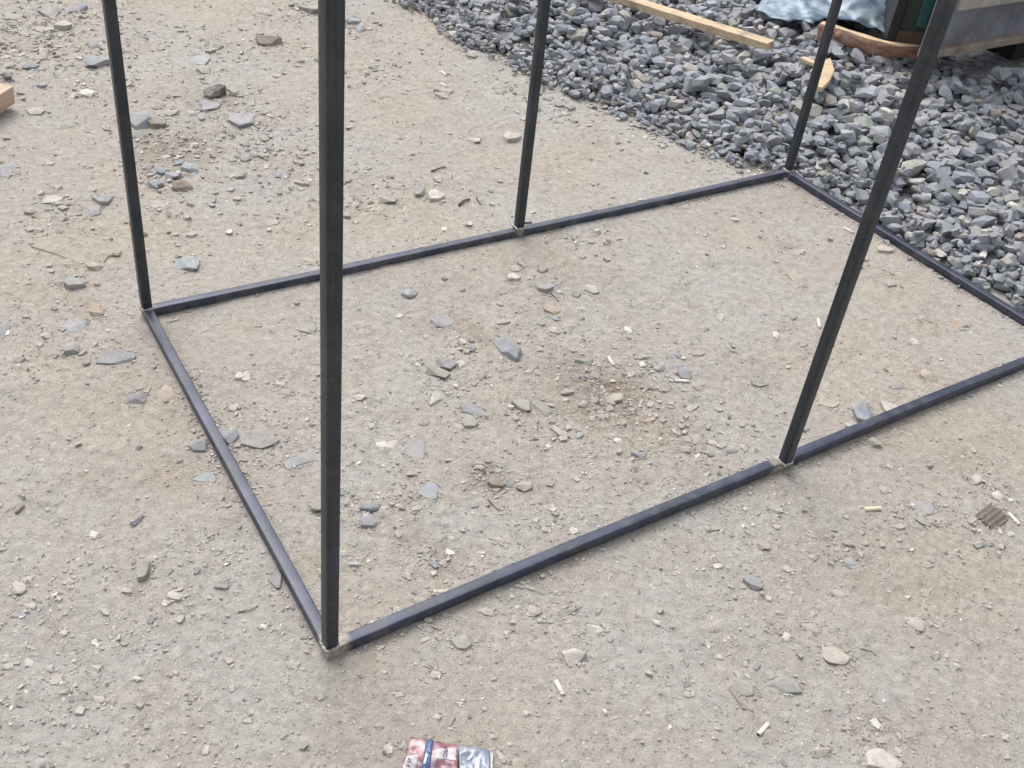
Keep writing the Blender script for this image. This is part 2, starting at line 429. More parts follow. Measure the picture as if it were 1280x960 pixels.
def cut_stone(rng, ncut=9, slabby=False, bevel=0.0, lo=0.62, hi=0.95):
    """a block knocked off by random planes, as a crusher does"""
    bm = bmesh.new(); bmesh.ops.create_cube(bm, size=2)
    for v_ in bm.verts: v_.co = v_.co * (1 + rng.uniform(-.12, .12))
    for q in range(ncut):
        d_ = Vector((rng.gauss(0, 1), rng.gauss(0, 1), rng.gauss(0, .35 if slabby else .9))).normalized()
        # keep the planes near the edges and corners of the block
        r_ = (abs(d_.x) ** 3 + abs(d_.y) ** 3 + abs(d_.z) ** 3) ** (-1 / 3)
        off = rng.uniform(lo, hi) * max(1.0, r_ * 0.98)
        g_ = bm.verts[:] + bm.edges[:] + bm.faces[:]
        res = bmesh.ops.bisect_plane(bm, geom=g_, dist=1e-5, plane_co=d_ * off, plane_no=d_, clear_outer=True)
        ed = [e for e in res['geom_cut'] if isinstance(e, bmesh.types.BMEdge)]
        if len(ed) >= 3: bmesh.ops.holes_fill(bm, edges=[e for e in bm.edges if e.is_boundary], sides=0)
    bmesh.ops.remove_doubles(bm, verts=bm.verts, dist=.03)
    bmesh.ops.recalc_face_normals(bm, faces=bm.faces)
    # a convex clean-up keeps every face plane usable
    pts = [tuple(v_.co) for v_ in bm.verts]; bm.free(); bm = hull_pts(pts)
    bmesh.ops.dissolve_limit(bm, angle_limit=.12, verts=bm.verts, edges=bm.edges)
    if bevel > 0:
        bmesh.ops.bevel(bm, geom=list(bm.edges) + list(bm.verts), offset=bevel, segments=1, affect='EDGES', profile=0.5)
    co = np.array([v_.co for v_ in bm.verts]); mn, mx = co.min(0), co.max(0)
    for v_ in bm.verts:
        v_.co = (np.array(v_.co) - (mn + mx) / 2) / ((mx - mn) / 2)
    return bm

def tri_arrays(me):
    me.calc_loop_triangles()
    T = np.empty(len(me.loop_triangles) * 3, np.int32); me.loop_triangles.foreach_get('vertices', T)
    Vv = np.empty(len(me.vertices) * 3, np.float32); me.vertices.foreach_get('co', Vv)
    return Vv.reshape(-1, 3).astype(float), T.reshape(-1, 3)

rng = random.Random(3)
ballast_me = [bm_mesh('crushed_stone_shape', cut_stone(rng, 7 + i % 5, False, 0.04)) for i in range(26)]
block_me = [bm_mesh('stone_shape', cut_stone(rng, 9 + i % 4, False, 0.06)) for i in range(16)]
slab_me = [bm_mesh('slab_shape', cut_stone(rng, 10 + i % 5, True, 0.07, .55, .9)) for i in range(16)]
chip_me = [bm_mesh('chip_shape', cut_stone(rng, 4 + i % 2, False, 0.0, .5, .85)) for i in range(16)]
for m_ in ballast_me: m_.materials.append(M_BALLAST)
for m_ in block_me + slab_me: m_.materials.append(M_STONE)
BALL = [tri_arrays(m_) for m_ in ballast_me]
CHIP = [tri_arrays(m_) for m_ in chip_me]

def join_stones(name, items, protos, mat):
    """items: (proto, R 3x3 incl. scale, loc, colour)"""
    Vs, Ts, Cs, off = [], [], [], 0
    for k, R, L, col in items:
        v_, t = protos[k]
        Vs.append(v_ @ R.T + L); Ts.append(t + off); off += len(v_)
        Cs.append(np.tile(np.array([*col, 1.0], np.float32), (len(v_), 1)))
    me = mesh_pd(name, np.concatenate(Vs), np.concatenate(Ts))
    ca = me.color_attributes.new('tint', 'FLOAT_COLOR', 'POINT')
    ca.data.foreach_set('color', np.concatenate(Cs).ravel())
    return link(name, me, mat)

def rot(yaw, tx=0.0, ty=0.0):
    return np.array(Euler((tx, ty, yaw)).to_matrix())

def rot_full(rng):
    q = Euler((rng.uniform(0, 6.28), rng.uniform(0, 6.28), rng.uniform(0, 6.28))).to_matrix()
    return np.array(q)

# ---------------------------------------------------------------- crushed stone bed: dropped one by one onto a height map
RES = 0.007
HX0, HX1, HY0, HY1 = -1.9, 3.3, 1.6, 6.6
hx = np.arange(HX0, HX1, RES); hy = np.arange(HY0, HY1, RES)
HXX, HYY = np.meshgrid(hx, hy)
SD = gravel_sd(HXX, HYY)
def bed_z(sd, x, y):
    return np.where(sd > 0, np.clip(sd * 0.16, 0, 0.035) + np.clip((sd - .3) * 0.012, 0, .02) + fbm(x, y, 2.4, 2, 41) * 0.012 * np.clip(sd * 4, 0, 1), 0.0)
Hm = np.maximum(ground_h(HXX, HYY) * (SD < 0.1), 0) + bed_z(SD, HXX, HYY)
rail_mask = np.zeros(Hm.shape, bool)
for a, b_ in RAILS:
    d, _ = seg_dist(HXX, HYY, a, b_); rail_mask |= d < 0.0145
planes = []
for m_ in ballast_me:
    P = [(np.array(p.normal), float(np.dot(np.array(p.normal), np.array(m_.vertices[p.vertices[0]].co)))) for p in m_.polygons]
    planes.append((np.array([p[0] for p in P]), np.array([p[1] for p in P])))

def drop(rng, k, S, Rm, x, y):
    """lowest z at which stone k (axes S, rotation Rm) rests at x, y"""
    Nn, Dd = planes[k]
    Nw = (Nn / S) @ Rm.T
    rad = float(max(S)) * 1.25
    i0 = int((x - rad - HX0) / RES); i1 = int((x + rad - HX0) / RES) + 1
    j0 = int((y - rad - HY0) / RES); j1 = int((y + rad - HY0) / RES) + 1
    if i0 < 0 or j0 < 0 or i1 >= len(hx) or j1 >= len(hy): return None
    X = HXX[j0:j1, i0:i1] - x; Y = HYY[j0:j1, i0:i1] - y
    num = Dd[:, None, None] - Nw[:, 0, None, None] * X - Nw[:, 1, None, None] * Y
    nz = Nw[:, 2, None, None]
    z = num / np.where(np.abs(nz) < 1e-6, 1e-6, nz)
    upz = np.where(nz > 0, z, 1e3).min(0); loz = np.where(nz < 0, z, -1e3).max(0)
    ok = upz > loz
    if not ok.any(): return None
    if (rail_mask[j0:j1, i0:i1] & ok).any(): return None
    diff = (Hm[j0:j1, i0:i1] - loz)[ok]
    zc = np.quantile(diff, 0.74)
    return zc, (slice(j0, j1), slice(i0, i1)), ok, upz

BC = [(0.205, 0.210, 0.230), (0.232, 0.236, 0.254), (0.178, 0.182, 0.204), (0.262, 0.264, 0.276), (0.218, 0.226, 0.234), (0.238, 0.234, 0.240),
      (0.196, 0.210, 0.212), (0.240, 0.232, 0.222)]
BC_ODD = [(0.29, 0.26, 0.22), (0.34, 0.31, 0.265), (0.28, 0.225, 0.195), (0.22, 0.23, 0.19), (0.42, 0.39, 0.34), (0.25, 0.24, 0.205)]
rg = random.Random(19)
stones = []
inside = [(x, y) for x, y in zip(HXX.ravel()[::1], HYY.ravel()[::1])] if False else None
area = float((SD > 0).sum()) * RES * RES
cells = np.argwhere(SD > -0.02)
def try_stone(x, y, size, tilt, ncand=4):
    k = rg.randrange(len(ballast_me))
    a = size * rg.uniform(0.85, 1.2); b_ = size * rg.uniform(0.52, 0.90); c_ = size * rg.uniform(0.34, 0.62)
    S = np.array([a, b_, c_]); best = None
    Rm = rot(rg.uniform(0, 6.28), rg.gauss(0, tilt), rg.gauss(0, tilt))
    for q in range(ncand):
        xx = x + (rg.gauss(0, size * 0.6) if q else 0); yy = y + (rg.gauss(0, size * 0.6) if q else 0)
        r = drop(rg, k, S, Rm, xx, yy)
        if r and (best is None or r[0] < best[0][0]): best = (r, xx, yy)
    if best is None: return
    (zc, sl, ok, upz), xx, yy = best
    sub = Hm[sl]; sub[ok] = np.maximum(sub[ok], (upz + zc)[ok])
    col = rg.choice(BC) if rg.random() > 0.14 else rg.choice(BC_ODD)
    j = rg.uniform(0.85, 1.18) * 1.20; col = (col[0] * j * .98, col[1] * j, col[2] * j * 1.03)
    stones.append((k, S, Rm, np.array([xx, yy, zc]), col))
NL = int(area * 2.9 / (0.0248 ** 2 * 3.14 * 0.75))
for q in range(NL):
    j, i = cells[rg.randrange(len(cells))]
    sd_ = SD[j, i]
    edge = max(0.0, min(1.0, sd_ / 0.22))
    if sd_ < 0.0 and rg.random() < 0.6: continue
    fr = project([hx[i], hy[j], 0.05])
    size = (0.0130 + 0.0083 * edge) * math.exp(rg.gauss(0, 0.26))
    if fr[0] < 900 and sd_ < .35: size *= 0.9
    try_stone(hx[i], hy[j], size, 0.20)
ecells = np.argwhere((SD > -0.07) & (SD < 0.11) & (HXX < 1.6) & (fbm(HXX, HYY, 9, 2, 91) * .05 + SD > -.03))
for q in range(1500):
    j, i = ecells[rg.randrange(len(ecells))]
    try_stone(hx[i], hy[j], (0.0105 if SD[j, i] > 0 else .0065) * math.exp(rg.gauss(0, 0.32)), 0.22, 2)
# small fines in the gaps
for q in range(2600):
    j, i = cells[rg.randrange(len(cells))]
    try_stone(hx[i], hy[j], 0.008 * math.exp(rg.gauss(0, 0.3)), 0.4, 2)

bed_c = np.array([[s_[3][0], s_[3][1]] for s_ in stones])
# beds for the timber, log, film: whatever would poke through them has rolled aside
ZONES = [(968, 62, .05), (925, 46, .05), (880, 30, .05), (835, 14, .05), (795, 2, .05), (1000, 74, .055), (1010, 82, .055), (1022, 84, .05), (1034, 92, .045), (1044, 86, .045), (1016, 78, .045),
         (1030, 46, .05), (1055, 54, .05), (1080, 60, .05), (1105, 66, .05), (1130, 70, .05), (1152, 72, .05), (1130, 55, .10)]
for u, v, r in ZONES:
    p = at(u, v, .07); mk_ = (HXX - p[0]) ** 2 + (HYY - p[1]) ** 2 < r * r
    zq = float(np.quantile(Hm[mk_], .78))
    stones = [s_ for s_ in stones if not ((s_[3][0] - p[0]) ** 2 + (s_[3][1] - p[1]) ** 2 < (r + s_[1][0] * .8) ** 2 and s_[3][2] + s_[1][2] * .8 > zq + .004)]
    Hm[mk_] = np.minimum(Hm[mk_], zq)
OLPX = [(943, 16), (962, 24), (985, 31), (1003, 27), (1015, 33), (1035, 24), (1062, 30), (1085, 36), (1108, 44), (1118, 8), (1125, -30), (1060, -70), (975, -62), (940, -35), (958, -4)]
def inpoly(x, y, P):
    ins = np.zeros(np.shape(x), bool)
    for i in range(len(P)):
        a, b2 = P[i], P[(i + 1) % len(P)]
        ins ^= ((a[1] > y) != (b2[1] > y)) & (x < (b2[0] - a[0]) * (y - a[1]) / (b2[1] - a[1] + 1e-12) + a[0])
    return ins
ta, tb = at(1154, 74, .155), at(1280, 52, .155); tx = (tb - ta)[:2] / np.linalg.norm((tb - ta)[:2]); ty = np.array([-tx[1], tx[0]])
def under_trailer(x, y):
    lx = (x - ta[0]) * tx[0] + (y - ta[1]) * tx[1]; ly = (x - ta[0]) * ty[0] + (y - ta[1]) * ty[1]
    return (lx > .02) & (lx < 1.95) & (ly > -.07 - .05 * np.clip(lx / .3, 0, 1)) & (ly < .7)
stones = [s_ for s_ in stones if not (bool(under_trailer(s_[3][0], s_[3][1])) and s_[3][2] + s_[1][2] * .8 > .062)]
mk_ = under_trailer(HXX, HYY); Hm[mk_] = np.minimum(Hm[mk_], .06)
fz = .07
for _ in range(3):
    FP = np.array([at(u, v, fz)[:2] for u, v in OLPX]); mk_ = inpoly(HXX, HYY, FP); fz = float(np.quantile(Hm[mk_], .85))
fc = FP.mean(0); FPd = fc + (FP - fc) * 1.06
stones = [s_ for s_ in stones if not (s_[3][2] + s_[1][2] * .8 > fz + .002 and bool(inpoly(np.array(s_[3][0]), np.array(s_[3][1]), FPd)))]
Hm[mk_] = np.minimum(Hm[mk_], fz)
# gravel bed sheet
bx = axis([(-4.5, -1.9, .2), (-1.9, 3.3, .03), (3.3, 8.9, .25)]); by = axis([(1.1, 1.6, .1), (1.6, 6.6, .03), (6.6, 15.9, .4)])
BX, BY = np.meshgrid(bx, by); sdb = gravel_sd(BX, BY)
BZ = np.where(sdb > 0.05, np.maximum(bed_z(sdb, BX, BY), 0) * .9 + 0.004, -0.03)
nbx, nby = len(bx), len(by)
idb = np.arange(nbx * nby).reshape(nby, nbx)
Qb = np.stack([idb[:-1, :-1], idb[:-1, 1:], idb[1:, 1:], idb[1:, :-1]], -1).reshape(-1, 4)
keep = (sdb.ravel()[Qb] > 0.03).all(1)
mb, n, b = mat_new('gravel fines')
pos = geo_pos(n)
vo = N(n, 'ShaderNodeTexVoronoi', Scale=26.0); n.links.new(pos, vo.inputs['Vector'])
sx = N(n, 'ShaderNodeSeparateColor'); n.links.new(vo.outputs['Color'], sx.inputs[0])
c = ramp(n, sx.outputs[0], [(0.0, (0.10, 0.105, 0.115)), (0.7, (0.17, 0.175, 0.19)), (0.95, (0.24, 0.21, 0.18))])
c = mix(n, 0.5, c, ramp(n, noise(n, pos, 120, 5, .7), [(0.3, 0.2), (0.7, 0.75)]), 'OVERLAY')
n.links.new(c, b.inputs['Base Color']); b.inputs['Roughness'].default_value = 0.9
n.links.new(bump(n, math_(n, 'MULTIPLY', vo.outputs['Distance'], -1.0), 0.02, 0.9), b.inputs['Normal'])
BED = link('gravel_bed', mesh_pd('gravel_bed', np.stack([BX, BY, BZ], -1).reshape(-1, 3), Qb[keep], True), mb)
tag(BED, 'bed of grey blue crushed stone along the edge of the dirt', kind='structure')

# ---------------------------------------------------------------- things lying on the gravel: rest height from the map
def rest_z(x, y, r=0.03, q=0.9):
    m_ = (np.abs(HXX - x) < r) & (np.abs(HYY - y) < r)
    return float(np.quantile(Hm[m_], q))
def rest_px(u, v, r=0.03, q=0.9):
    z = 0.08
    for _ in range(4):
        p = at(u, v, z); z = rest_z(p[0], p[1], r, q)
    return at(u, v, z)

# which stones become single parts: the 300 that show largest
scr = []
for i, (k, S, Rm, L, col) in enumerate(stones):
    p = project(L)
    if not (-8 < p[0] < 1288 and -8 < p[1] < 968): continue
    ii = int((L[0] - HX0) / RES); jj = int((L[1] - HY0) / RES)
    exposed = (L[2] + S[2] * 0.75) >= Hm[jj, ii] - 0.003
    if not exposed: continue
    scr.append((math.sqrt(S[0] * S[1]) / p[2], i))
scr.sort(reverse=True)
single = set(i for _, i in scr[:296])
rest = [(k, Rm * S[None, :], L, col) for i, (k, S, Rm, L, col) in enumerate(stones) if i not in single]
for i in sorted(single):
    k, S, Rm, L, col = stones[i]
    o = link('stone', ballast_me[k], None, BED)
    o.matrix_basis = Matrix.LocRotScale(Vector(L), Matrix(Rm.tolist()).to_quaternion(), Vector(S))
    o.color = (*col, 1)
g = join_stones('gravel', rest, BALL, M_BALLAST_S)
tag(g, 'loose grey crushed stone heaped beside the dirt yard', 'gravel', kind='stuff')

# ---------------------------------------------------------------- grit on the dirt
ri = np.random.RandomState(23)
items = []
def grit_cols(n_):
    base = np.array([(0.44, 0.415, 0.375), (0.385, 0.36, 0.325), (0.405, 0.365, 0.325), (0.335, 0.33, 0.315), (0.52, 0.48, 0.43), (0.24, 0.25, 0.26), (0.25, 0.20, 0.165), (0.66, 0.62, 0.56)])
    pr = np.array([.30, .25, .21, .09, .08, .02, .02, .03]); pr = pr / pr.sum()
    c_ = base[ri.choice(len(base), n_, p=pr)]
    return c_ * ri.uniform(0.88, 1.12, (n_, 1))
def scatter_grit(n_, smin, smax, powr, dens, vmax=1030):
    u = ri.uniform(-60, 1340, n_ * 4); v = ri.uniform(-70, vmax, n_ * 4)
    # uniform on the ground would crowd the far end: sample in the picture for constant visual density, then thin
    d = fw[None, :] * F_PX + rt[None, :] * (u[:, None] - 640) + up[None, :] * (480 - v[:, None])
    t = -CAM_H / d[:, 2]; x = d[:, 0] * t; y = d[:, 1] * t
    ro = rough_at(x, y)
    sdd = gravel_sd(x, y)
    acc = dens(ro) * (sdd < 0.03)
    acc = np.maximum(acc, np.where((sdd < 0.02) & (sdd > -0.16), 0.8 * np.exp(sdd / 0.06), 0) * (x < 0.9))
    ok = ri.rand(len(x)) < acc
    for a, b_ in RAILS:
        dd, _ = seg_dist(x, y, a, b_); ok &= dd > 0.014
    x, y = x[ok][:n_], y[ok][:n_]
    h = ground_h(x, y); m_ = len(x)
    s = smin * (smax / smin) ** (ri.rand(m_) ** powr)
    cols = grit_cols(m_)
    for q in range(m_):
        S = s[q] * np.array([ri.uniform(.9, 1.3), ri.uniform(.6, 1.0), ri.uniform(.3, .6)])
        Rm = rot(ri.uniform(0, 6.28), ri.normal(0, .25), ri.normal(0, .25))
        items.append((ri.randint(len(CHIP)), Rm * S[None, :], np.array([x[q], y[q], h[q] + S[2] * ri.uniform(-0.1, 0.45)]), cols[q]))
scatter_grit(24000, 0.0012, 0.0032, 1.3, lambda r: 0.07 + 0.93 * np.clip(r, 0, 1) ** 1.3)
scatter_grit(4600, 0.0028, 0.0070, 2.0, lambda r: 0.035 + 0.965 * np.clip(r, 0, 1) ** 1.5)
def grit_pale(n_):
    base = np.array([(0.47, 0.435, 0.39), (0.42, 0.38, 0.335), (0.36, 0.35, 0.335), (0.40, 0.345, 0.30), (0.58, 0.55, 0.50), (0.27, 0.29, 0.30)])
    c_ = base[ri.choice(len(base), n_, p=[.30, .28, .18, .10, .09, .05])]
    return c_ * ri.uniform(0.9, 1.1, (n_, 1))
_gc = grit_cols; grit_cols = grit_pale
scatter_grit(5200, 0.0026, 0.0075, 1.2, lambda r: 0.014 + 0.75 * np.clip(r - .15, 0, .75) ** 1.6)
scatter_grit(2000, 0.0020, 0.0042, 1.2, lambda r: 0.30 + 0 * r)
scatter_grit(5000, 0.0032, 0.0105, 1.3, lambda r: .03 + 1.2 * np.clip(r - .15, 0, 1) ** 1.6, 330)
grit_cols = _gc
# crumbs pushed up against the rails
for a, b_ in RAILS:
    L_ = np.linalg.norm(b_ - a); d_ = (b_ - a) / L_; pn = np.array([-d_[1], d_[0], 0])
    for q in range(int(420 * L_)):
        t = ri.rand() * L_; o_ = (0.0145 + abs(ri.normal(0, .008))) * ri.choice([-1, 1])
        p = a + d_ * t + pn * o_
        if fbm(p[0], p[1], 6, 2, 77) < -0.1: continue
        s_ = ri.uniform(.001, .0036); S = s_ * np.array([1.1, .8, .6])
        items.append((ri.randint(len(CHIP)), rot(ri.uniform(0, 6.28)) * S[None, :], np.array([p[0], p[1], float(ground_h(p[0], p[1])) + S[2] * .4]), grit_cols(1)[0]))

# ---------------------------------------------------------------- stones on and in the dirt
SCOL = dict(blue=(0.265, 0.285, 0.305), grey=(0.27, 0.27, 0.262), beige=(0.43, 0.39, 0.335), olive=(0.30, 0.292, 0.25), lav=(0.285, 0.285, 0.312),
            teal=(0.315, 0.355, 0.36), pale=(0.50, 0.465, 0.41), dark=(0.105, 0.10, 0.09), brown=(0.25, 0.205, 0.165), tan=(0.42, 0.34, 0.265), white=(0.66, 0.63, 0.57), purple=(0.235, 0.215, 0.235), soil=(0.36, 0.325, 0.28))
sr_ = random.Random(31)
def put_stone(u, v, w_, h_, ang, colour, thick=0.5, proud=0.35, kind='block', parent=None):
    """w_, h_: size in photo pixels along/across the direction ang (degrees, down to the right)"""
    ca, sa = math.cos(math.radians(ang)), math.sin(math.radians(ang))
    c0 = at(u, v); z0 = float(ground_h(c0[0], c0[1]))
    pa = at(u + ca * w_ / 2, v + sa * w_ / 2) - c0; pb = at(u - sa * h_ / 2, v + ca * h_ / 2) - c0
    a = np.linalg.norm(pa); b_ = np.linalg.norm(pb)
    if parent is None: b_ *= 0.9
    yaw = math.atan2(pa[1], pa[0])
    t = min(a, b_) * thick * .85
    if parent is None: t = min(t, a * .5)
    me_ = sr_.choice(block_me if kind == 'block' else slab_me)
    if parent is not None:
        if me_.name + '_dusty' not in bpy.data.meshes:
            m2 = me_.copy(); m2.name = me_.name + '_dusty'; m2.materials.clear(); m2.materials.append(M_SUNK)
        me_ = bpy.data.meshes[me_.name + '_dusty']
    o = link('stone', me_, None, parent)
    p = at(u, v, z0 + t * (2 * proud - 1) * 0.5)
    o.location = (p[0], p[1], z0 + t * (2 * proud - 1) - t * (.22 if parent is None else .12))
    o.rotation_euler = (sr_.gauss(0, .06), sr_.gauss(0, .06), yaw)
    o.scale = (a, b_, t)
    j = sr_.uniform(.92, 1.08)
    o.color = (*[c_ * j for c_ in SCOL[colour]], 1)
    return o

# (u, v, w, h, angle, colour, thickness, proud, kind, label)
LOOSE = [
 (638, 437, 34, 23, 55, 'blue', .6, .75, 'block', 'blue grey oblong block standing proud on bare dirt in the middle of the frame'),
 (591, 513, 35, 12, 17, 'lav', .5, .7, 'block', 'long narrow pale grey bar of stone lying alone below the blue grey oblong block'),
 (559, 455, 22, 16, 25, 'grey', .6, .7, 'block', 'upper of two touching grey wedge stones left of the blue grey oblong block'),
 (548, 466, 28, 13, 20, 'olive', .6, .7, 'block', 'lower longer of two touching grey wedge stones left of the oblong block'),
 (546, 498, 22, 17, -60, 'pale', .5, .6, 'block', 'rounded cream stone between the wedge stones and the lavender embedded slab'),
 (654, 508, 22, 16, 40, 'olive', .6, .7, 'block', 'greenish grey stone, left one of the small pile of shards near the middle'),
 (679, 511, 26, 13, 30, 'olive', .6, .75, 'block', 'greenish grey tilted shard, right one of the small pile near the middle'),
 (855, 467, 18, 14, 5, 'lav', .7, .75, 'block', 'small lavender grey stone with a cigarette butt lying right against it'),
 (799, 570, 22, 10, 5, 'blue', .7, .8, 'block', 'blue half-moon stone lying alone on the dirt between the oblong block and the mid post'),
 (766, 500, 30, 11, 3, 'soil', .7, .75, 'block', 'dusty flat-topped stone sitting on the dark crumbly soil patch'),
 (731, 452, 26, 9, -3, 'olive', .6, .65, 'block', 'dusty grey-green slab at the upper edge of the dark crumbly soil patch'),
 (462, 633, 24, 15, 5, 'blue', .7, .75, 'block', 'upper blue grey stone of the touching pair right of the nearest post'),
 (462, 652, 24, 19, 0, 'lav', .7, .75, 'block', 'lower lavender grey stone of the touching pair right of the nearest post'),
 (576, 803, 28, 19, 8, 'olive', .55, .7, 'slab', 'smooth olive grey oval pebble just below the near rail'),
 (719, 820, 28, 22, -12, 'pale', .6, .75, 'block', 'many-sided cream stone in front of the near rail, largest pale one there'),
 (745, 787, 25, 12, 10, 'pale', .5, .65, 'block', 'flat cream wedge stone above the many-sided cream stone'),
 (667, 764, 17, 15, 35, 'beige', .7, .75, 'block', 'beige chunk just in front of the near rail with a crumb trail beside it'),
 (712, 764, 24, 9, -12, 'olive', .6, .7, 'block', 'thin grey wedge to the right of the beige chunk before the near rail'),
 (551, 742, 19, 12, 5, 'pale', .7, .75, 'block', 'cream pebble touching the back of the near rail beside a straw twig'),
 (526, 752, 18, 13, 10, 'beige', .6, .65, 'block', 'dull beige stone behind the near rail, left neighbour of the cream pebble'),
 (543, 706, 11, 9, 30, 'lav', .8, .8, 'block', 'tiny violet stone above the cream pebble behind the near rail'),
 (1079, 518, 27, 26, 80, 'blue', .6, .7, 'block', 'pale blue grey squarish stone standing against the rail beyond the mid post'),
 (1112, 511, 17, 16, 0, 'pale', .8, .8, 'block', 'rough cream knob beside the pale blue squarish stone at the rail'),
 (1091, 553, 18, 11, 5, 'olive', .7, .7, 'slab', 'grey-green pebble on the camera side of the rail opposite the blue squarish stone'),
 (1065, 532, 17, 7, 12, 'pale', .6, .7, 'slab', 'narrow curved cream chip at the lower left foot of the blue squarish stone'),
 (942, 729, 24, 14, 40, 'blue', .6, .65, 'slab', 'blue grey leaf-shaped stone on open dirt below the mid post'),
 (1066, 703, 24, 11, 5, 'teal', .4, .6, 'slab', 'thin light blue flake on open dirt right of the blue leaf-shaped stone'),
 (979, 857, 42, 22, 0, 'grey', .4, .6, 'slab', 'broad grey slab with pointed left end near the bottom, right of the olive shard'),
 (931, 861, 34, 19, 28, 'olive', .45, .6, 'slab', 'olive shard with a dark hollow beside it, left neighbour of the broad grey slab'),
 (1103, 952, 46, 27, 12, 'pale', .6, .7, 'block', 'large cream rock cut by the bottom edge of the picture'),
 (1029, 939, 20, 13, -15, 'beige', .7, .7, 'block', 'beige lump left of the large cream rock at the bottom'),
 (1094, 905, 16, 12, 35, 'white', .7, .7, 'block', 'whitish pointed chip above the large cream rock'),
 (1193, 834, 14, 9, 15, 'pale', .7, .7, 'block', 'small cream chip alone on dirt near the lower right corner'),
 (179, 712, 26, 23, 75, 'olive', .7, .8, 'block', 'grey-green squarish block sitting alone on the open dirt outside the short rail'),
 (172, 651, 19, 7, -38, 'purple', .8, .8, 'block', 'dark purple sliver above the lone grey-green squarish block'),
 (117, 669, 11, 9, 10, 'white', .8, .8, 'block', 'tiny white angular chip left of the dark purple sliver'),
 (235, 330, 32, 17, 8, 'teal', .5, .7, 'slab', 'pale teal stone with sharp left tip behind the long far rail'),
 (94, 355, 25, 15, 5, 'grey', .6, .7, 'block', 'mid grey oblong stone left of the corner post among dry stalks'),
 (118, 334, 17, 11, -10, 'tan', .6, .7, 'slab', 'orange tan pebble up and right of the mid grey oblong stone'),
 (121, 391, 18, 12, 5, 'tan', .6, .7, 'slab', 'pale tan pebble left of the corner post foot'),
 (90, 437, 22, 13, -12, 'grey', .8, .85, 'slab', 'smooth dark grey egg-shaped pebble left of the big flat pale slab'),
 (146, 448, 46, 18, 3, 'grey', .35, .6, 'slab', 'big flat pale grey slab lying left of the short rail'),
 (171, 498, 27, 16, -12, 'purple', .35, .55, 'slab', 'flat brownish grey stone below the big flat pale slab'),
 (248, 558, 29, 13, 5, 'grey', .7, .75, 'block', 'grey stone half under the outside of the short rail'),
 (284, 546, 22, 18, 20, 'blue', .6, .7, 'slab', 'blue grey round pebble touching the inside of the short rail'),
 (337, 52, 32, 9, -3, 'brown', .75, .8, 'block', 'dark flat brown stone alone on far dirt between the first two posts'),
 (122, 79, 20, 18, 20, 'blue', .6, .7, 'block', 'pale blue stone just left of the corner post, high up its length'),
 (267, 117, 17, 12, -35, 'dark', .8, .8, 'block', 'small dark upright shard on far dirt casting a dark edge'),
 (176, 151, 22, 17, 35, 'blue', .6, .75, 'block', 'blue grey slab leaning in the stone cluster right of the corner post'),
 (197, 155, 22, 12, 8, 'brown', .7, .8, 'block', 'brown grey stone touching the leaning blue grey slab'),
 (172, 170, 24, 10, 5, 'olive', .6, .7, 'block', 'flat grey-green stone below the leaning blue grey slab'),
 (227, 233, 22, 12, -18, 'brown', .9, .85, 'block', 'dark brown grey stone, lowest of the loose cluster behind the far rail'),
 (195, 230, 18, 11, -20, 'blue', .7, .75, 'block', 'light blue grey stone, left lowest of the loose cluster behind the far rail'),
 (238, 210, 19, 11, 12, 'teal', .7, .8, 'block', 'pale blue slab with flat top, right one of the loose cluster'),
 (217, 220, 17, 9, 5, 'lav', .7, .75, 'block', 'lavender stone in the middle of the loose cluster behind the far rail'),
 (200, 214, 14, 8, 15, 'blue', .7, .75, 'block', 'small blue stone at the upper left of the loose cluster'),
 (224, 204, 14, 6, 5, 'blue', .7, .75, 'block', 'thin blue chip at the top of the loose cluster'),
 (524, 239, 13, 14, 0, 'grey', .9, .85, 'slab', 'round light grey pebble right of the nearest post, beyond the far rail'),
 (7, 96, 14, 9, -10, 'dark', 1.1, .9, 'slab', 'nearly black lump above the sawn timber end'),
 (109, 117, 18, 8, -2, 'white', .7, .75, 'block', 'whitish brick-shaped stone left of the corner post among grit'),
 (512, 367, 15, 13, 20, 'teal', .8, .8, 'block', 'small teal grey stone inside the frame just right of the nearest post'),
 (589, 436, 11, 9, 10, 'grey', .8, .8, 'block', 'small grey pebble between the wedge stones and the oblong block'),
 (586, 281, 10, 6, 5, 'beige', .9, .8, 'slab', 'tiny beige pebble just beyond the far rail, left of the far mid post'),
 (395, 635, 21, 13, 5, 'olive', .8, .8, 'slab', 'dusty olive pebble half hidden behind the nearest post'),
 (345, 726, 21, 18, 75, 'grey', .5, .65, 'slab', 'dusty grey stone leaning on the outside of the short rail near the nearest post'),
 (555, 116, 28, 8, 5, 'beige', .6, .7, 'block', 'beige flat stone on far dirt between the gravel edge and the nearest post'),
 (567, 44, 17, 9, -10, 'pale', .7, .75, 'block', 'cream stone at the near edge of the gravel, left of the far mid post'),
 (682, 360, 20, 10, -5, 'blue', .6, .65, 'block', 'blue chip inside the frame below the far mid post'),
]
for (u, v, w_, h_, an, co, th, pr, kd, lab) in LOOSE:
    o = put_stone(u, v, w_, h_, an, co, th, pr, kd)
    tag(o, lab, 'stone', 'loose stones lying on the dirt')

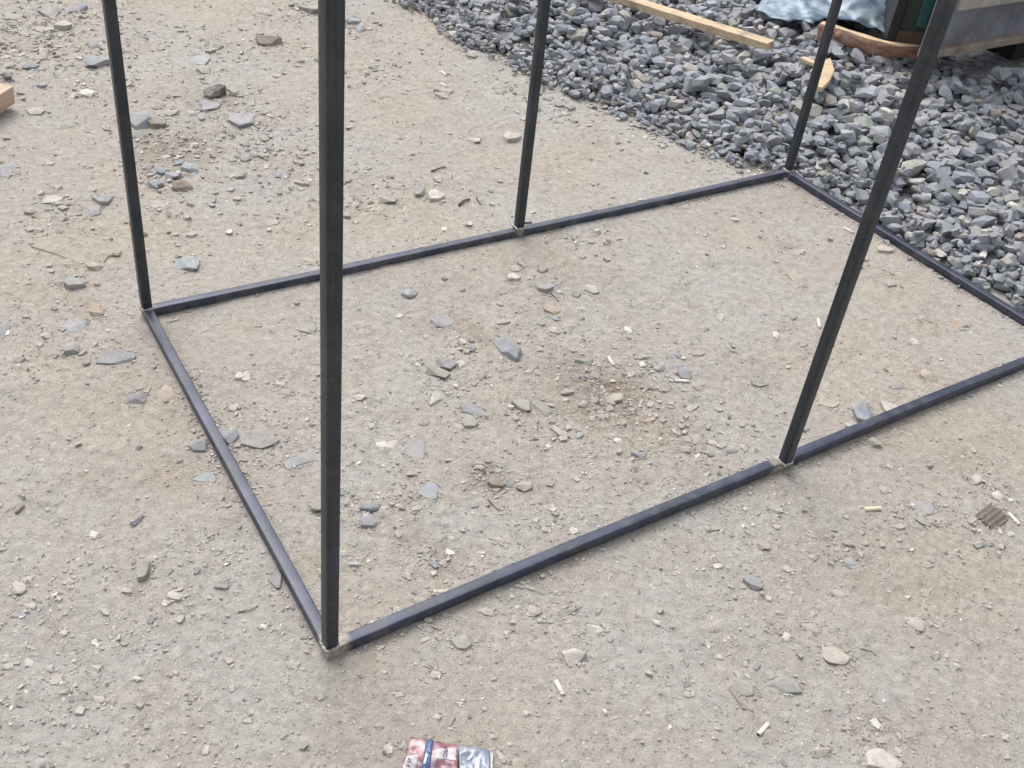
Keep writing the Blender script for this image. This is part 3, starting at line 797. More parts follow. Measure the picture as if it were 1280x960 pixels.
# half buried stones, parts of the ground
SUNK = [(517, 561, 32, 26, 10, 'lav'), (487, 557, 34, 13, -5, 'pale'), (556, 401, 30, 14, -20, 'lav'), (536, 614, 27, 22, 15, 'blue'), (609, 765, 22, 9, 5, 'beige'),
        (540, 830, 16, 10, 5, 'olive'), (546, 843, 16, 9, 5, 'pale'), (534, 787, 14, 9, 0, 'olive'), (994, 348, 26, 12, 30, 'tan'), (1042, 820, 40, 25, 22, 'beige'), (1012, 784, 25, 10, 18, 'beige'),
        (1145, 781, 24, 17, 0, 'beige'), (954, 682, 16, 12, 10, 'soil'), (1155, 636, 28, 15, 3, 'lav'), (1154, 652, 8, 16, -30, 'olive'), (1172, 656, 16, 6, 3, 'brown'), (1214, 637, 12, 22, 5, 'olive'),
        (1246, 620, 12, 12, 0, 'pale'), (1220, 600, 14, 10, 5, 'beige'), (1209, 595, 14, 8, 10, 'olive'), (1105, 612, 15, 10, 20, 'beige'), (25, 735, 17, 16, 0, 'beige'), (23, 769, 18, 8, 0, 'lav'), (278, 730, 17, 13, 5, 'grey'),
        (71, 850, 15, 13, 0, 'beige'), (218, 745, 18, 11, 5, 'pale'), (352, 787, 14, 9, 0, 'olive'), (92, 410, 30, 20, 15, 'lav'), (5, 412, 14, 20, 5, 'lav'), (210, 495, 26, 20, 15, 'tan'), (323, 552, 34, 28, 30, 'grey'),
        (380, 574, 52, 14, -18, 'lav'), (255, 598, 30, 13, -10, 'teal'), (385, 410, 26, 16, -15, 'olive'), (8, 213, 26, 18, 5, 'lav'), (303, 150, 30, 17, -18, 'lav'), (262, 133, 26, 13, 0, 'lav'), (117, 265, 20, 18, 10, 'grey'),
        (75, 274, 22, 13, 0, 'olive'), (200, 257, 24, 9, 0, 'beige'), (66, 250, 24, 9, 0, 'pale'), (130, 250, 18, 12, -20, 'grey'), (475, 120, 30, 12, 10, 'soil'), (440, 27, 22, 9, 5, 'grey'), (390, 12, 20, 9, 30, 'grey'), (18, 20, 30, 14, 5, 'olive'),
        (60, 15, 26, 12, 5, 'grey'), (95, 12, 20, 12, 10, 'lav'), (40, 45, 30, 10, -5, 'olive'), (80, 32, 20, 8, 5, 'pale'), (60, 37, 28, 7, -12, 'beige'), (50, 73, 22, 5, 0, 'soil'), (85, 81, 18, 5, 5, 'soil'), (250, 75, 26, 14, 10, 'teal'), (255, 88, 20, 10, 0, 'olive'),
        (330, 15, 20, 10, 0, 'beige'), (45, 140, 22, 8, 0, 'beige'), (85, 158, 16, 6, -20, 'grey'), (593, 176, 16, 8, 5, 'beige'), (640, 172, 20, 10, -5, 'beige'), (553, 120, 18, 8, 0, 'soil'), (545, 245, 20, 14, 0, 'pale'),
        (485, 250, 22, 10, 5, 'olive'), (495, 234, 14, 8, 0, 'olive'), (556, 286, 8, 5, 0, 'white'), (645, 336, 14, 8, 5, 'beige'), (642, 347, 16, 9, 0, 'pale'), (690, 387, 22, 9, 10, 'tan'), (676, 404, 12, 8, 0, 'grey'), (691, 413, 10, 8, 0, 'beige'),
        (785, 412, 9, 9, 0, 'white'), (740, 362, 20, 9, 25, 'beige'), (700, 540, 22, 9, 40, 'beige'), (690, 525, 10, 8, 30, 'olive'), (754, 523, 20, 10, 5, 'soil'), (744, 500, 12, 8, 10, 'soil'), (763, 511, 10, 8, 30, 'soil'), (744, 470, 12, 9, 40, 'olive'), (787, 470, 11, 8, -40, 'pale'),
        (803, 455, 9, 8, 0, 'white'), (772, 551, 10, 7, -20, 'white'), (685, 558, 10, 6, 30, 'white'), (841, 476, 9, 5, 5, 'pale'), (845, 443, 14, 8, 10, 'blue'), (870, 548, 18, 9, 20, 'beige'), (855, 562, 18, 9, 25, 'olive'), (890, 553, 12, 6, 0, 'pale'), (812, 525, 12, 7, -30, 'tan'),
        (740, 570, 12, 6, 0, 'beige'), (683, 662, 12, 8, 0, 'beige'), (718, 664, 12, 9, 20, 'white'), (655, 608, 20, 14, 5, 'soil'), (620, 604, 20, 10, 20, 'brown'), (600, 585, 12, 8, 10, 'soil'), (622, 675, 16, 8, 0, 'beige'), (515, 648, 12, 9, 20, 'soil'), (510, 720, 10, 8, 0, 'beige'),
        (497, 762, 12, 9, 0, 'beige'), (563, 691, 12, 8, 10, 'white'), (860, 868, 12, 8, 20, 'beige'), (1113, 585, 12, 7, 0, 'beige'), (1158, 740, 12, 8, 0, 'beige'), (985, 712, 14, 8, 10, 'pale'), (896, 708, 12, 8, 30, 'pale'), (983, 796, 12, 10, 40, 'pale'), (973, 790, 9, 8, 0, 'brown'),
        (885, 805, 12, 8, 50, 'pale'), (1195, 833, 10, 6, 10, 'white'), (1170, 820, 9, 8, 0, 'olive'), (1160, 706, 16, 7, 10, 'beige'), (1048, 742, 18, 8, 8, 'beige'), (1003, 430, 10, 8, 0, 'olive'), (990, 395, 12, 10, 0, 'olive'), (900, 396, 9, 8, 10, 'pale'), (970, 418, 9, 8, 0, 'white'),
        (1144, 428, 11, 8, 0, 'pale'), (1200, 405, 22, 9, 15, 'tan'), (1160, 470, 20, 12, 0, 'tan'), (1122, 483, 16, 7, -10, 'grey'), (1160, 400, 24, 5, 25, 'brown'), (1035, 505, 24, 10, 20, 'tan'), (1030, 500, 16, 7, 10, 'beige'), (930, 560, 9, 8, 0, 'beige'), (950, 480, 20, 8, 0, 'olive'),
        (1106, 312, 20, 8, 10, 'beige'), (1115, 262, 12, 6, 0, 'pale'), (300, 470, 12, 10, 0, 'pale'), (308, 470, 10, 12, 0, 'white'), (244, 468, 11, 10, 0, 'olive'), (350, 480, 14, 6, 0, 'pale'), (357, 491, 16, 8, 0, 'beige'), (292, 509, 13, 11, 0, 'pale'), (385, 412, 22, 12, 0, 'olive'), (390, 328, 16, 7, 10, 'tan'),
        (500, 395, 8, 6, 0, 'pale'), (449, 497, 12, 9, 30, 'pale'), (524, 455, 10, 6, -40, 'pale'), (575, 455, 12, 9, -20, 'pale'), (579, 427, 8, 6, 0, 'white'), (573, 535, 14, 10, 0, 'pale'), (588, 528, 18, 16, 20, 'olive'), (465, 532, 10, 8, 0, 'pale'),
        (10, 833, 14, 9, 0, 'beige'), (125, 875, 16, 12, 10, 'beige'), (33, 725, 14, 8, 0, 'beige'), (40, 757, 12, 9, 0, 'pale'), (158, 738, 12, 7, 0, 'pale'), (330, 783, 10, 7, 0, 'white'), (80, 791, 10, 7, 0, 'pale'), (120, 804, 10, 8, 50, 'white'), (366, 832, 14, 9, 10, 'soil'), (172, 848, 10, 6, 10, 'white'),
        (240, 872, 10, 6, -20, 'olive'), (487, 938, 14, 16, 40, 'beige'), (505, 932, 9, 12, -20, 'beige'), (627, 946, 20, 8, 45, 'pale'), (615, 921, 9, 8, 0, 'pale'), (498, 868, 12, 6, 0, 'pale'), (575, 879, 10, 5, 0, 'white'), (400, 870, 12, 7, 0, 'soil'), (30, 935, 12, 7, 0, 'beige'), (310, 900, 10, 8, 0, 'pale')]
for (u, v, w_, h_, an, co) in SUNK:
    big = w_ >= 24
    put_stone(u, v, w_, h_, an, co, .28 if big else .5, .44 if big else .55, 'slab' if big else 'block', GROUND)
# a few more shards lying in the rough patches further off
cnt = 0
while cnt < 120:
    (cxy, r, s_) = ROUGH[sr_.randrange(len(ROUGH))]
    if s_ < .45: continue
    x = cxy[0] + sr_.gauss(0, r * .7); y = cxy[1] + sr_.gauss(0, r * .7)
    p = project([x, y, 0])
    if not (0 < p[0] < 1280 and 0 < p[1] < 960): continue
    if float(gravel_sd(np.array([x]), np.array([y]))[0]) > -0.03: continue
    if min(float(seg_dist(x, y, a, b_)[0]) for a, b_ in RAILS) < .03: continue
    put_stone(p[0], p[1], sr_.uniform(8, 15), sr_.uniform(5, 8), sr_.uniform(-30, 30), sr_.choice(['soil', 'soil', 'olive', 'grey', 'beige', 'blue', 'beige']), .6, .6, 'block', GROUND)
    cnt += 1

# fines gathered round the foot of each stone
for (u, v, w_, h_, an) in [x[:5] for x in LOOSE] + [x[:5] for x in SUNK]:
    nn = 6 + int(w_ * .5)
    for q in range(nn):
        a_ = ri.uniform(0, 6.283); k_ = 1.0 + abs(ri.normal(0, .22))
        ca, sa = math.cos(math.radians(an)), math.sin(math.radians(an))
        ex, ey = w_ / 2 * k_ * math.cos(a_), h_ / 2 * k_ * math.sin(a_)
        p = at(u + ex * ca - ey * sa, v + ex * sa + ey * ca)
        if min(float(seg_dist(p[0], p[1], a, b_)[0]) for a, b_ in RAILS) < .013: continue
        s_ = ri.uniform(.0009, .0030); S = s_ * np.array([1.15, .85, .6])
        items.append((ri.randint(len(CHIP)), rot(ri.uniform(0, 6.28)) * S[None, :], np.array([p[0], p[1], float(ground_h(p[0], p[1])) + S[2] * .4]), grit_cols(1)[0]))
g = join_stones('grit', items, CHIP, M_GRIT)
tag(g, 'fine grit and chips scattered over the packed dirt', 'grit', kind='stuff')

# ---------------------------------------------------------------- the welded frame
def tube_mesh(name, a, b_, side, size=TUBE, seg=0.006, roll_deg=0.0, bow=0.0, joints=()):
    """square tube from a to b_, with rounded corners; joints: (point, reach, strength) of heat marks"""
    a = np.asarray(a, float); b_ = np.asarray(b_, float)
    L = np.linalg.norm(b_ - a); d = (b_ - a) / L
    s = np.asarray(side, float); s = s - d * (s @ d); s /= np.linalg.norm(s); t = np.cross(d, s)
    h = size / 2; r = 0.0028; prof = []
    for cx, cy, a0 in ((1, 1, 0), (-1, 1, 90), (-1, -1, 180), (1, -1, 270)):
        for q in range(4):
            an = math.radians(a0 + q * 30); prof.append((cx * (h - r) + r * math.cos(an), cy * (h - r) + r * math.sin(an)))
    prof = np.array(prof); k = len(prof)
    n_ = max(2, int(L / seg)); ts = np.linspace(0, L, n_ + 1)
    V_ = []
    for tt in ts:
        c_ = a + d * tt + t * (bow * math.sin(math.pi * tt / L)) + (s * .0006 + t * .0006) * math.sin(tt * 6.1 + L * 40) * min(1, tt * 20, (L - tt) * 20)
        V_.append(c_[None, :] + prof[:, :1] * s[None, :] + prof[:, 1:] * t[None, :])
    V_ = np.concatenate(V_); idx_ = np.arange((n_ + 1) * k).reshape(n_ + 1, k)
    Q_ = np.stack([idx_[:-1], np.roll(idx_[:-1], -1, 1), np.roll(idx_[1:], -1, 1), idx_[1:]], -1).reshape(-1, 4)
    bm = bmesh.new()
    vs_ = [bm.verts.new(p) for p in V_]
    for q in Q_: bm.faces.new([vs_[i] for i in q])
    bm.faces.new([vs_[i] for i in idx_[0][::-1]]); bm.faces.new([vs_[i] for i in idx_[-1]])
    bmesh.ops.recalc_face_normals(bm, faces=bm.faces)
    for f in bm.faces: f.smooth = len(f.verts) == 4
    me_ = bm_mesh(name, bm)
    sco = np.zeros(len(V_))
    for pt, reach, st in joints:
        dd = np.linalg.norm(V_ - np.asarray(pt)[None, :], axis=1) + fbm(V_[:, 0] * 9, V_[:, 1] * 9 + V_[:, 2] * 7, 12, 2, 3) * reach * .25
        sco = np.maximum(sco, st * np.clip((reach - dd) / (reach * .35), 0, 1))
    at2 = me_.attributes.new('scorch', 'FLOAT', 'POINT'); at2.data.foreach_set('value', sco.astype(np.float32))
    tv = me_.attributes.new('tuv', 'FLOAT_VECTOR', 'POINT')
    tuv = np.concatenate([np.stack([np.full(k, tt * 5.0 + a[0] * 31), prof[:, 0] * 420, prof[:, 1] * 420], -1) for tt in ts])
    tv.data.foreach_set('vector', tuv.astype(np.float32).ravel())
    return me_

FR = empty('steel_cage', (float(JA[0]), float(JA[1]), 0.0))
tag(FR, 'open box frame of welded dark steel square tube standing on dirt and gravel', 'metal frame')
def fpart(name, me_, mat):
    o = link(name, me_, mat, FR); o.matrix_parent_inverse = FR.matrix_world.inverted() if False else Matrix.Translation(-Vector(FR.location))
    return o
Z = np.array([0, 0, 1.0])
def unit(v_): return v_ / np.linalg.norm(v_)
dAD, dBC, dAB, dDC = unit(JD - JA), unit(JC - JB), unit(JB - JA), unit(JC - JD)
h = TUBE / 2
lift = 0.0015
zl = np.array([0, 0, lift])
JO = {k: v + zl for k, v in dict(A=JA, B=JB, C=JC, D=JD, E=JE, F=JF).items()}
jt = [(JO['A'] + dAD * .006, .034, .95), (JO['B'], .022, .55), (JO['C'], .026, .6), (JO['D'], .02, .5), (JO['E'] - dAD * .008, .034, .95), (JO['F'], .02, .6)]
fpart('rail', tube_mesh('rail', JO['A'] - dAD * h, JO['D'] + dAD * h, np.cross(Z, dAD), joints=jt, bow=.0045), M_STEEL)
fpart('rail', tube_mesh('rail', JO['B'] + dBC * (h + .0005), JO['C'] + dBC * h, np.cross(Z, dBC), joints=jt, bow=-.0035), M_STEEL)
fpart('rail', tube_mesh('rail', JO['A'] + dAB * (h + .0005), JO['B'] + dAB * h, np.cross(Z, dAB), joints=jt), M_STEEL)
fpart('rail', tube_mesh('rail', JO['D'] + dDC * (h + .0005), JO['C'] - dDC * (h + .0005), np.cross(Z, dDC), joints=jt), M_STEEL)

def post_dir(base, utop, vtop=0):
    """direction of a post whose upper part crosses the photo point utop, vtop"""
    o_ = np.array([0, 0, CAM_H]); r_ = unit(fw * F_PX + rt * (utop - 640) + up * (480 - vtop))
    # closest points of the vertical through base and the sight line
    w0 = base - o_; b1 = Z @ r_; d1 = Z @ w0; e1 = r_ @ w0
    t = (e1 - b1 * d1) / (1 - b1 * b1)
    p = o_ + r_ * t
    return unit(p - base)
TOPZ = 2.0
posts = [('A', 414.5, dAD), ('B', 135.5, dAD), ('C', 1047, dBC), ('E', 1183, dAD), ('F', 681, dBC), ('D', None, dAD)]
tops = {}
def post_twist(axis_, deg):
    c_, s_ = math.cos(math.radians(deg)), math.sin(math.radians(deg))
    return np.array([axis_[0] * c_ - axis_[1] * s_, axis_[0] * s_ + axis_[1] * c_, 0])
for k, ut, ax in posts:
    base = JO[k] + np.array([0, 0, h + .0008])
    d_ = post_dir(base, ut) if ut is not None else unit(np.array([.004, .01, 1.0]))
    top = base + d_ * (TOPZ / d_[2]); tops[k] = top
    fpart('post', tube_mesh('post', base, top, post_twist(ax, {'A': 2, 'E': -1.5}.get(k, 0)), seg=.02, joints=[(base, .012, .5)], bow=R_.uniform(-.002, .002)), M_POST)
    # weld bead round the foot: a lumpy ring of overlapping scallops
    bm = bmesh.new(); wr = random.Random(ord(k))
    nb = 44; prev = None; rings = []
    for q in range(nb):
        an = q / nb * 2 * math.pi; cx, cy = math.cos(an), math.sin(an)
        m_ = max(abs(cx), abs(cy)); rx, ry = cx / m_ * (h + .0002), cy / m_ * (h + .0002)
        rad = .0026 + .0022 * abs(math.sin(q * 1.7 + ord(k))) + wr.uniform(0, .0008)
        s_ = unit(post_twist(ax, 0)); t_ = np.cross(Z, s_)
        cpt = base + s_ * rx * .97 + t_ * ry * .97
        out = unit(s_ * cx + t_ * cy)
        rings.append([bm.verts.new(cpt + out * rad * math.cos(p_) + Z * rad * math.sin(p_)) for p_ in np.linspace(0, 2 * math.pi, 7)[:-1]])
    for q in range(nb):
        A_, B_ = rings[q], rings[(q + 1) % nb]
        for p_ in range(6): bm.faces.new([A_[p_], A_[(p_ + 1) % 6], B_[(p_ + 1) % 6], B_[p_]])
    bmesh.ops.recalc_face_normals(bm, faces=bm.faces)
    fpart('weld', bm_mesh('weld', bm, True), M_WELD)
for a_, b_ in (('A', 'D'), ('B', 'C'), ('A', 'B'), ('D', 'C')):
    pa, pb = tops[a_] + Z * h, tops[b_] + Z * h; dd = unit(pb - pa)
    e_ = h if a_ + b_ in ('AD', 'BC') else -h - .0005
    fpart('rail', tube_mesh('rail', pa - dd * e_, pb + dd * e_, np.cross(Z, dd), seg=.05), M_STEEL)

# ---------------------------------------------------------------- cigarette butts
mc, n, b = mat_new('cigarette paper'); 
pos = geo_pos(n); c = ramp(n, noise(n, pos, 300, 3, .6), [(0.3, (.62, .59, .52)), (0.7, (.80, .78, .73))])
n.links.new(c, b.inputs['Base Color']); b.inputs['Roughness'].default_value = .8
M_PAPER = mc
mc, n, b = mat_new('cigarette filter end'); b.inputs['Base Color'].default_value = (.66, .60, .42, 1); b.inputs['Roughness'].default_value = .9; M_FILT = mc
mc, n, b = mat_new('burnt ash end'); b.inputs['Base Color'].default_value = (.05, .045, .04, 1); b.inputs['Roughness'].default_value = .95; M_ASH = mc
def cyl_mesh(name, x0, x1, r, squash=1.0, seed=0):
    rr_ = random.Random(seed); bm = bmesh.new(); rings = []
    xs = np.linspace(x0, x1, 5)
    for x in xs:
        k = 1 + rr_.uniform(-.07, .07); oy = rr_.uniform(-.0003, .0003)
        rings.append([bm.verts.new((x, oy + r * k * math.cos(t), r * k * squash * math.sin(t))) for t in np.linspace(0, 2 * math.pi, 11)[:-1]])
    for A_, B_ in zip(rings[:-1], rings[1:]):
        for q in range(10): bm.faces.new([A_[q], A_[(q + 1) % 10], B_[(q + 1) % 10], B_[q]])
    bm.faces.new(rings[0][::-1]); bm.faces.new(rings[-1])
    bmesh.ops.recalc_face_normals(bm, faces=bm.faces)
    for f in bm.faces: f.smooth = len(f.verts) == 4
    return bm_mesh(name, bm)
BUTTS = [(853, 476, 19, 3, 'white cigarette butt lying against the small lavender grey stone'),
         (764, 451, 12, 58, 'thin white cigarette butt on the dark crumbly soil patch'),
         (699, 862, 20, 62, 'crumpled white butt on open dirt below the many-sided cream stone'),
         (954, 912, 19, -48, 'clean white cigarette butt near the bottom, below the olive shard'),
         (1024, 403, 11, 80, 'short white cigarette butt inside the frame left of the mid post'),
         (1090, 638, 21, -4, 'fat yellowish butt on open dirt below the mid rail'),
         (1267, 650, 19, 47, 'white cigarette butt beside the ribbed brown bark piece'),
         (555, 92, 9, 38, 'upper of two tiny white butts on the far dirt'),
         (555, 106, 9, 30, 'lower of two tiny white butts on the far dirt'),
         (1061, 289, 14, 28, 'white butt inside the far corner next to the short gravel side rail')]
for q, (u, v, L_, an, lab) in enumerate(BUTTS):
    ca, sa = math.cos(math.radians(an)), math.sin(math.radians(an))
    c0 = at(u, v); e0 = at(u + ca * L_ / 2, v + sa * L_ / 2) - c0
    hl = float(np.linalg.norm(e0)); r_ = min(.0038, hl * .30)
    if q == 5: r_ = .0048
    z0 = float(ground_h(c0[0], c0[1]))
    E0 = empty('cigarette_butt', (c0[0], c0[1], z0 + r_ * .75)); E0.rotation_euler = (0, 0, math.atan2(e0[1], e0[0]))
    tag(E0, lab, 'cigarette butt', 'cigarette butts dropped on the dirt')
    link('paper', cyl_mesh('paper', -hl, hl * .72, r_, .8, q), M_PAPER if q != 5 else M_FILT, E0)
    link('filter_end', cyl_mesh('filter_end', hl * .725, hl * .95, r_ * .93, .78, q + 50), M_FILT if q != 5 else M_PAPER, E0)
    if q in (0, 3): link('burnt_end', cyl_mesh('burnt_end', -hl * 1.06, -hl * 1.005, r_ * .8, .75, q + 90), M_ASH, E0)

# two paper scraps in the gravel
scrap_px = [(1051, 135, 9, 'white torn paper scrap on the gravel between the two far corner posts'), (1202, 243, 8, 'tiny white plastic scrap in the gravel below a tan stone, right of the mid post'),
            (1203, 276, 7, 'small white flake low between gravel stones near the far rail')]
for q, (u, v, s_, lab) in enumerate(scrap_px):
    p = rest_px(u, v, .01, .95); bm = bmesh.new(); rr_ = random.Random(q + 5); k = s_ / 780
    G = [[bm.verts.new((k * (i - 1.5) * 1.1 + rr_.uniform(-.3, .3) * k, k * (j - 1) + rr_.uniform(-.3, .3) * k, rr_.uniform(0, 1.1) * k)) for j in range(3)] for i in range(4)]
    for i in range(3):
        for j in range(2): bm.faces.new([G[i][j], G[i + 1][j], G[i + 1][j + 1], G[i][j + 1]])
    r = bmesh.ops.solidify(bm, geom=bm.faces, thickness=.0006)
    o = link('paper_scrap', bm_mesh('paper_scrap', bm), M_PAPER, None, (p[0], p[1], p[2] + .002)); o.rotation_euler = (0, 0, rr_.uniform(0, 3))
    tag(o, lab, 'scrap', 'white scraps in the gravel')

# ---------------------------------------------------------------- twigs and splinters
def twig_mesh(name, pts, r, seed):
    rr_ = random.Random(seed); bm = bmesh.new(); rings = []
    pts = [np.asarray(p, float) for p in pts]
    for i, p in enumerate(pts):
        d_ = unit(pts[min(i + 1, len(pts) - 1)] - pts[max(i - 1, 0)]); s_ = unit(np.cross(d_, Z)); t_ = np.cross(s_, d_)
        k = r * (1 - .5 * i / len(pts)) * rr_.uniform(.8, 1.2)
        rings.append([bm.verts.new(p + s_ * k * math.cos(a) + t_ * k * math.sin(a)) for a in np.linspace(0, 2 * math.pi, 6)[:-1]])
    for A_, B_ in zip(rings[:-1], rings[1:]):
        for q in range(5): bm.faces.new([A_[q], A_[(q + 1) % 5], B_[(q + 1) % 5], B_[q]])
    bm.faces.new(rings[0][::-1]); bm.faces.new(rings[-1]); bmesh.ops.recalc_face_normals(bm, faces=bm.faces)
    return bm_mesh(name, bm, True)
def plain(name, col, rough=.8):
    m, n, b = mat_new(name); pos = geo_pos(n)
    c = ramp(n, noise(n, pos, 130, 4, .65), [(0.3, [x * .7 for x in col]), (0.7, [min(1, x * 1.25) for x in col])])
    n.links.new(c, b.inputs['Base Color']); b.inputs['Roughness'].default_value = rough
    return m
M_STRAW = plain('dry straw', (.46, .38, .24)); M_TWIG = plain('brown twig', (.13, .095, .07)); M_TWIG2 = plain('grey twig', (.25, .21, .17))
TWIGS = [((538, 746), (552, 728), .0011, 0, 'pale straw twig leaning by the cream pebble behind the near rail'),
         ((318, 706), (323, 722), .0010, 0, 'short pale straw upright in the picture outside the short rail'),
         ((297, 766), (323, 758), .0014, 2, 'grey twig on dirt outside the short rail near the nearest post'),
         ((539, 214), (558, 209), .0028, 1, 'dark twig piece beyond the far rail right of the nearest post'),
         ((574, 256), (587, 248), .0045, 1, 'thick dark brown bark sliver beyond the far rail'),
         ((596, 245), (602, 256), .0022, 1, 'thin brown twig next to the thick bark sliver'),
         ((610, 625), (624, 640), .0013, 1, 'dark twig below the dark soil spot inside the frame'),
         ((953, 790), (965, 795), .0009, 2, 'thin dark twig left of the beige slab on the lower dirt'),
         ((1076, 811), (1096, 820), .0010, 1, 'thin dark twig beside the big beige embedded stone'),
         ((688, 363), (699, 374), .0014, 1, 'thin dark stalk by the blue chip inside the frame'),
         ((800, 485), (832, 487), .0020, 2, 'long grey crooked twig right of the dark crumbly soil patch'),
         ((40, 310), (82, 325), .0013, 2, 'thin curved root lying on dirt left of the corner post'),
         ((130, 328), (143, 315), .0012, 2, 'short thin root beside the orange tan pebble'),
         ((80, 362), (82, 375), .0016, 0, 'dry reddish stalk under the mid grey oblong stone'),
         ((740, 104), (760, 114), .0042, 0, 'thin wood splinter at the gravel edge right of the far mid post'),
         ((911, 860), (942, 891), .0010, 2, 'thin root curving below the olive shard'),
         ((450, 705), (462, 692), .0009, 0, 'thin pale straw right of the nearest post'),
         ((20, 632), (31, 642), .0030, 2, 'grey wood sliver on dirt far left of the dark purple sliver')]
for q, (p0, p1, r_, ci, lab) in enumerate(TWIGS):
    a = at(*p0); b_ = at(*p1); rr_ = random.Random(q); P = []
    if ci == 2 and q == 17: a, b_ = at(20, 643), at(31, 633)
    pn = np.cross(unit(b_ - a), Z); L_ = np.linalg.norm(b_ - a); bend = rr_.uniform(-.12, .12)
    for t in np.linspace(0, 1, 7):
        p = a + (b_ - a) * t + pn * (bend * L_ * math.sin(math.pi * t) + rr_.uniform(-.02, .02) * L_)
        p[2] = float(ground_h(p[0], p[1])) + r_ * .9 + (.012 * t if q in (0,) else .0015 * math.sin(3 * t) ** 2); P.append(p)
    zc = P[0].copy()
    o = link('twig', twig_mesh('twig', [p - zc for p in P], r_, q), (M_STRAW, M_TWIG, M_TWIG2)[ci], None, tuple(zc))
    tag(o, lab, 'twig', 'dry twigs and straws on the dirt')

# ribbed bark piece
def ribbed(u, v):
    c0 = at(u, v); z0 = float(ground_h(c0[0], c0[1])); e = at(u + 10, v - 8) - c0; hl = float(np.linalg.norm(e)); bm = bmesh.new()
    nx_, ny_ = 10, 19; G = []
    for i in range(nx_):
        row = []
        for j in range(ny_):
            x = (i / (nx_ - 1) - .5) * 2 * hl * (1 - .12 * math.sin(j * 2.1)); y = (j / (ny_ - 1) - .5) * 2 * hl * .72
            zz = .0035 * math.cos((j / (ny_ - 1) - .5) * 2.6) + .0010 * math.cos(j / (ny_ - 1) * 4 * 2 * math.pi) + R_.uniform(-.0003, .0003)
            row.append(bm.verts.new((x, y, zz)))
        G.append(row)
    for i in range(nx_ - 1):
        for j in range(ny_ - 1): bm.faces.new([G[i][j], G[i + 1][j], G[i + 1][j + 1], G[i][j + 1]])
    bmesh.ops.solidify(bm, geom=bm.faces, thickness=.0025)
    bmesh.ops.recalc_face_normals(bm, faces=bm.faces)
    o = link('bark_piece', bm_mesh('bark_piece', bm), plain('brown bark', (.31, .265, .235)), None, (c0[0], c0[1], z0 + .002))
    o.rotation_euler = (.1, 0, math.atan2(e[1], e[0])); tag(o, 'small ribbed brown bark piece on the dirt beside a white butt', 'bark')
ribbed(1239, 648)

# ---------------------------------------------------------------- timber
def board_between(name, a, b_, width, thick, mat, label, cat, seed=1, rollx=0.0, seg=30, parent=None):
    """rectangular timber whose centre line runs a -> b_ ; slightly uneven"""
    rr_ = random.Random(seed); a = np.asarray(a, float); b_ = np.asarray(b_, float); L_ = np.linalg.norm(b_ - a)
    bm = bmesh.new(); rings = []
    for i in range(seg + 1):
        x = L_ * i / seg; ww = width / 2 * (1 + .03 * math.sin(i * .7 + seed)) ; tt = thick / 2
        c_ = .0012
        P = [(-ww + c_, -tt), (ww - c_, -tt), (ww, -tt + c_), (ww, tt - c_), (ww - c_, tt), (-ww + c_, tt), (-ww, tt - c_), (-ww, -tt + c_)]
        ex = 0 if 0 < i < seg else 1
        rings.append([bm.verts.new((x + (rr_.uniform(-.004, .004) if ex else 0), p[0] + rr_.uniform(-.0006, .0006), p[1] + rr_.uniform(-.0006, .0006) + .004 * math.sin(x * 2.3 + seed))) for p in P])
    for A_, B_ in zip(rings[:-1], rings[1:]):
        for q in range(8): bm.faces.new([A_[q], A_[(q + 1) % 8], B_[(q + 1) % 8], B_[q]])
    bm.faces.new(rings[0][::-1]); bm.faces.new(rings[-1]); bmesh.ops.recalc_face_normals(bm, faces=bm.faces)
    o = link(name, bm_mesh(name, bm), mat, parent)
    d_ = Vector((b_ - a).tolist()).normalized(); y_ = Vector((0, 0, 1)).cross(d_).normalized(); z_ = d_.cross(y_)
    Rr = Matrix((d_, y_, z_)).transposed() @ Euler((rollx, 0, 0)).to_matrix()
    o.matrix_world = Matrix.Translation(Vector(a.tolist())) @ Rr.to_4x4()
    if label: tag(o, label, cat)
    return o
# long plank
p0 = rest_px(968, 62, .03, .95); p1 = rest_px(800, 8, .03, .95)
zt = max(p0[2], p1[2]) + .010
a = at(963, 57, zt + .012); b1 = at(780, -2, zt + .012); dd = unit(b1 - a); b_ = a + dd * 1.6
board_between('plank', a, b_, .058, .026, M_PINE, 'long pale sawn plank with dark scuffs lying on the gravel', 'plank', 3)
# splinter hanging under it
# two pale offcuts
po = rest_px(1012, 76, .03, .95)
oz = max(po[2] + .012, rest_px(1012, 92, .04, .97)[2] + .006); a = at(1003, 72, oz); b_ = at(1032, 84, oz + .004)
board_between('wood_offcut', a, b_, .030, .012, M_PINE2, 'narrow pale pine offcut on the gravel behind the far corner post', 'wood offcut', 5, seg=8)
po = rest_px(1034, 92, .03, .95)
bm = bmesh.new(); zz = po[2] + .018
out = [(1029, 78), (1037, 77), (1043, 89), (1038, 98), (1029, 105), (1024, 103), (1026, 92)]
cc = at(1033, 91, zz)
lo = [bm.verts.new(at(u, v, zz) - cc - Z * .018) for u, v in out]; hi = [bm.verts.new(at(u, v, zz) - cc) for u, v in out]
bm.faces.new(hi); bm.faces.new(lo[::-1])
for q in range(len(out)): bm.faces.new([lo[q], lo[(q + 1) % len(out)], hi[(q + 1) % len(out)], hi[q]])
bmesh.ops.recalc_face_normals(bm, faces=bm.faces); bmesh.ops.bevel(bm, geom=list(bm.edges), offset=.0015, segments=1, affect='EDGES')
o = link('wood_offcut', bm_mesh('wood_offcut', bm), M_PINE2, None, tuple(cc)); o.rotation_euler = (.12, -.05, 0)
tag(o, 'chunky five-sided pale pine offcut right of the far corner post', 'wood offcut')
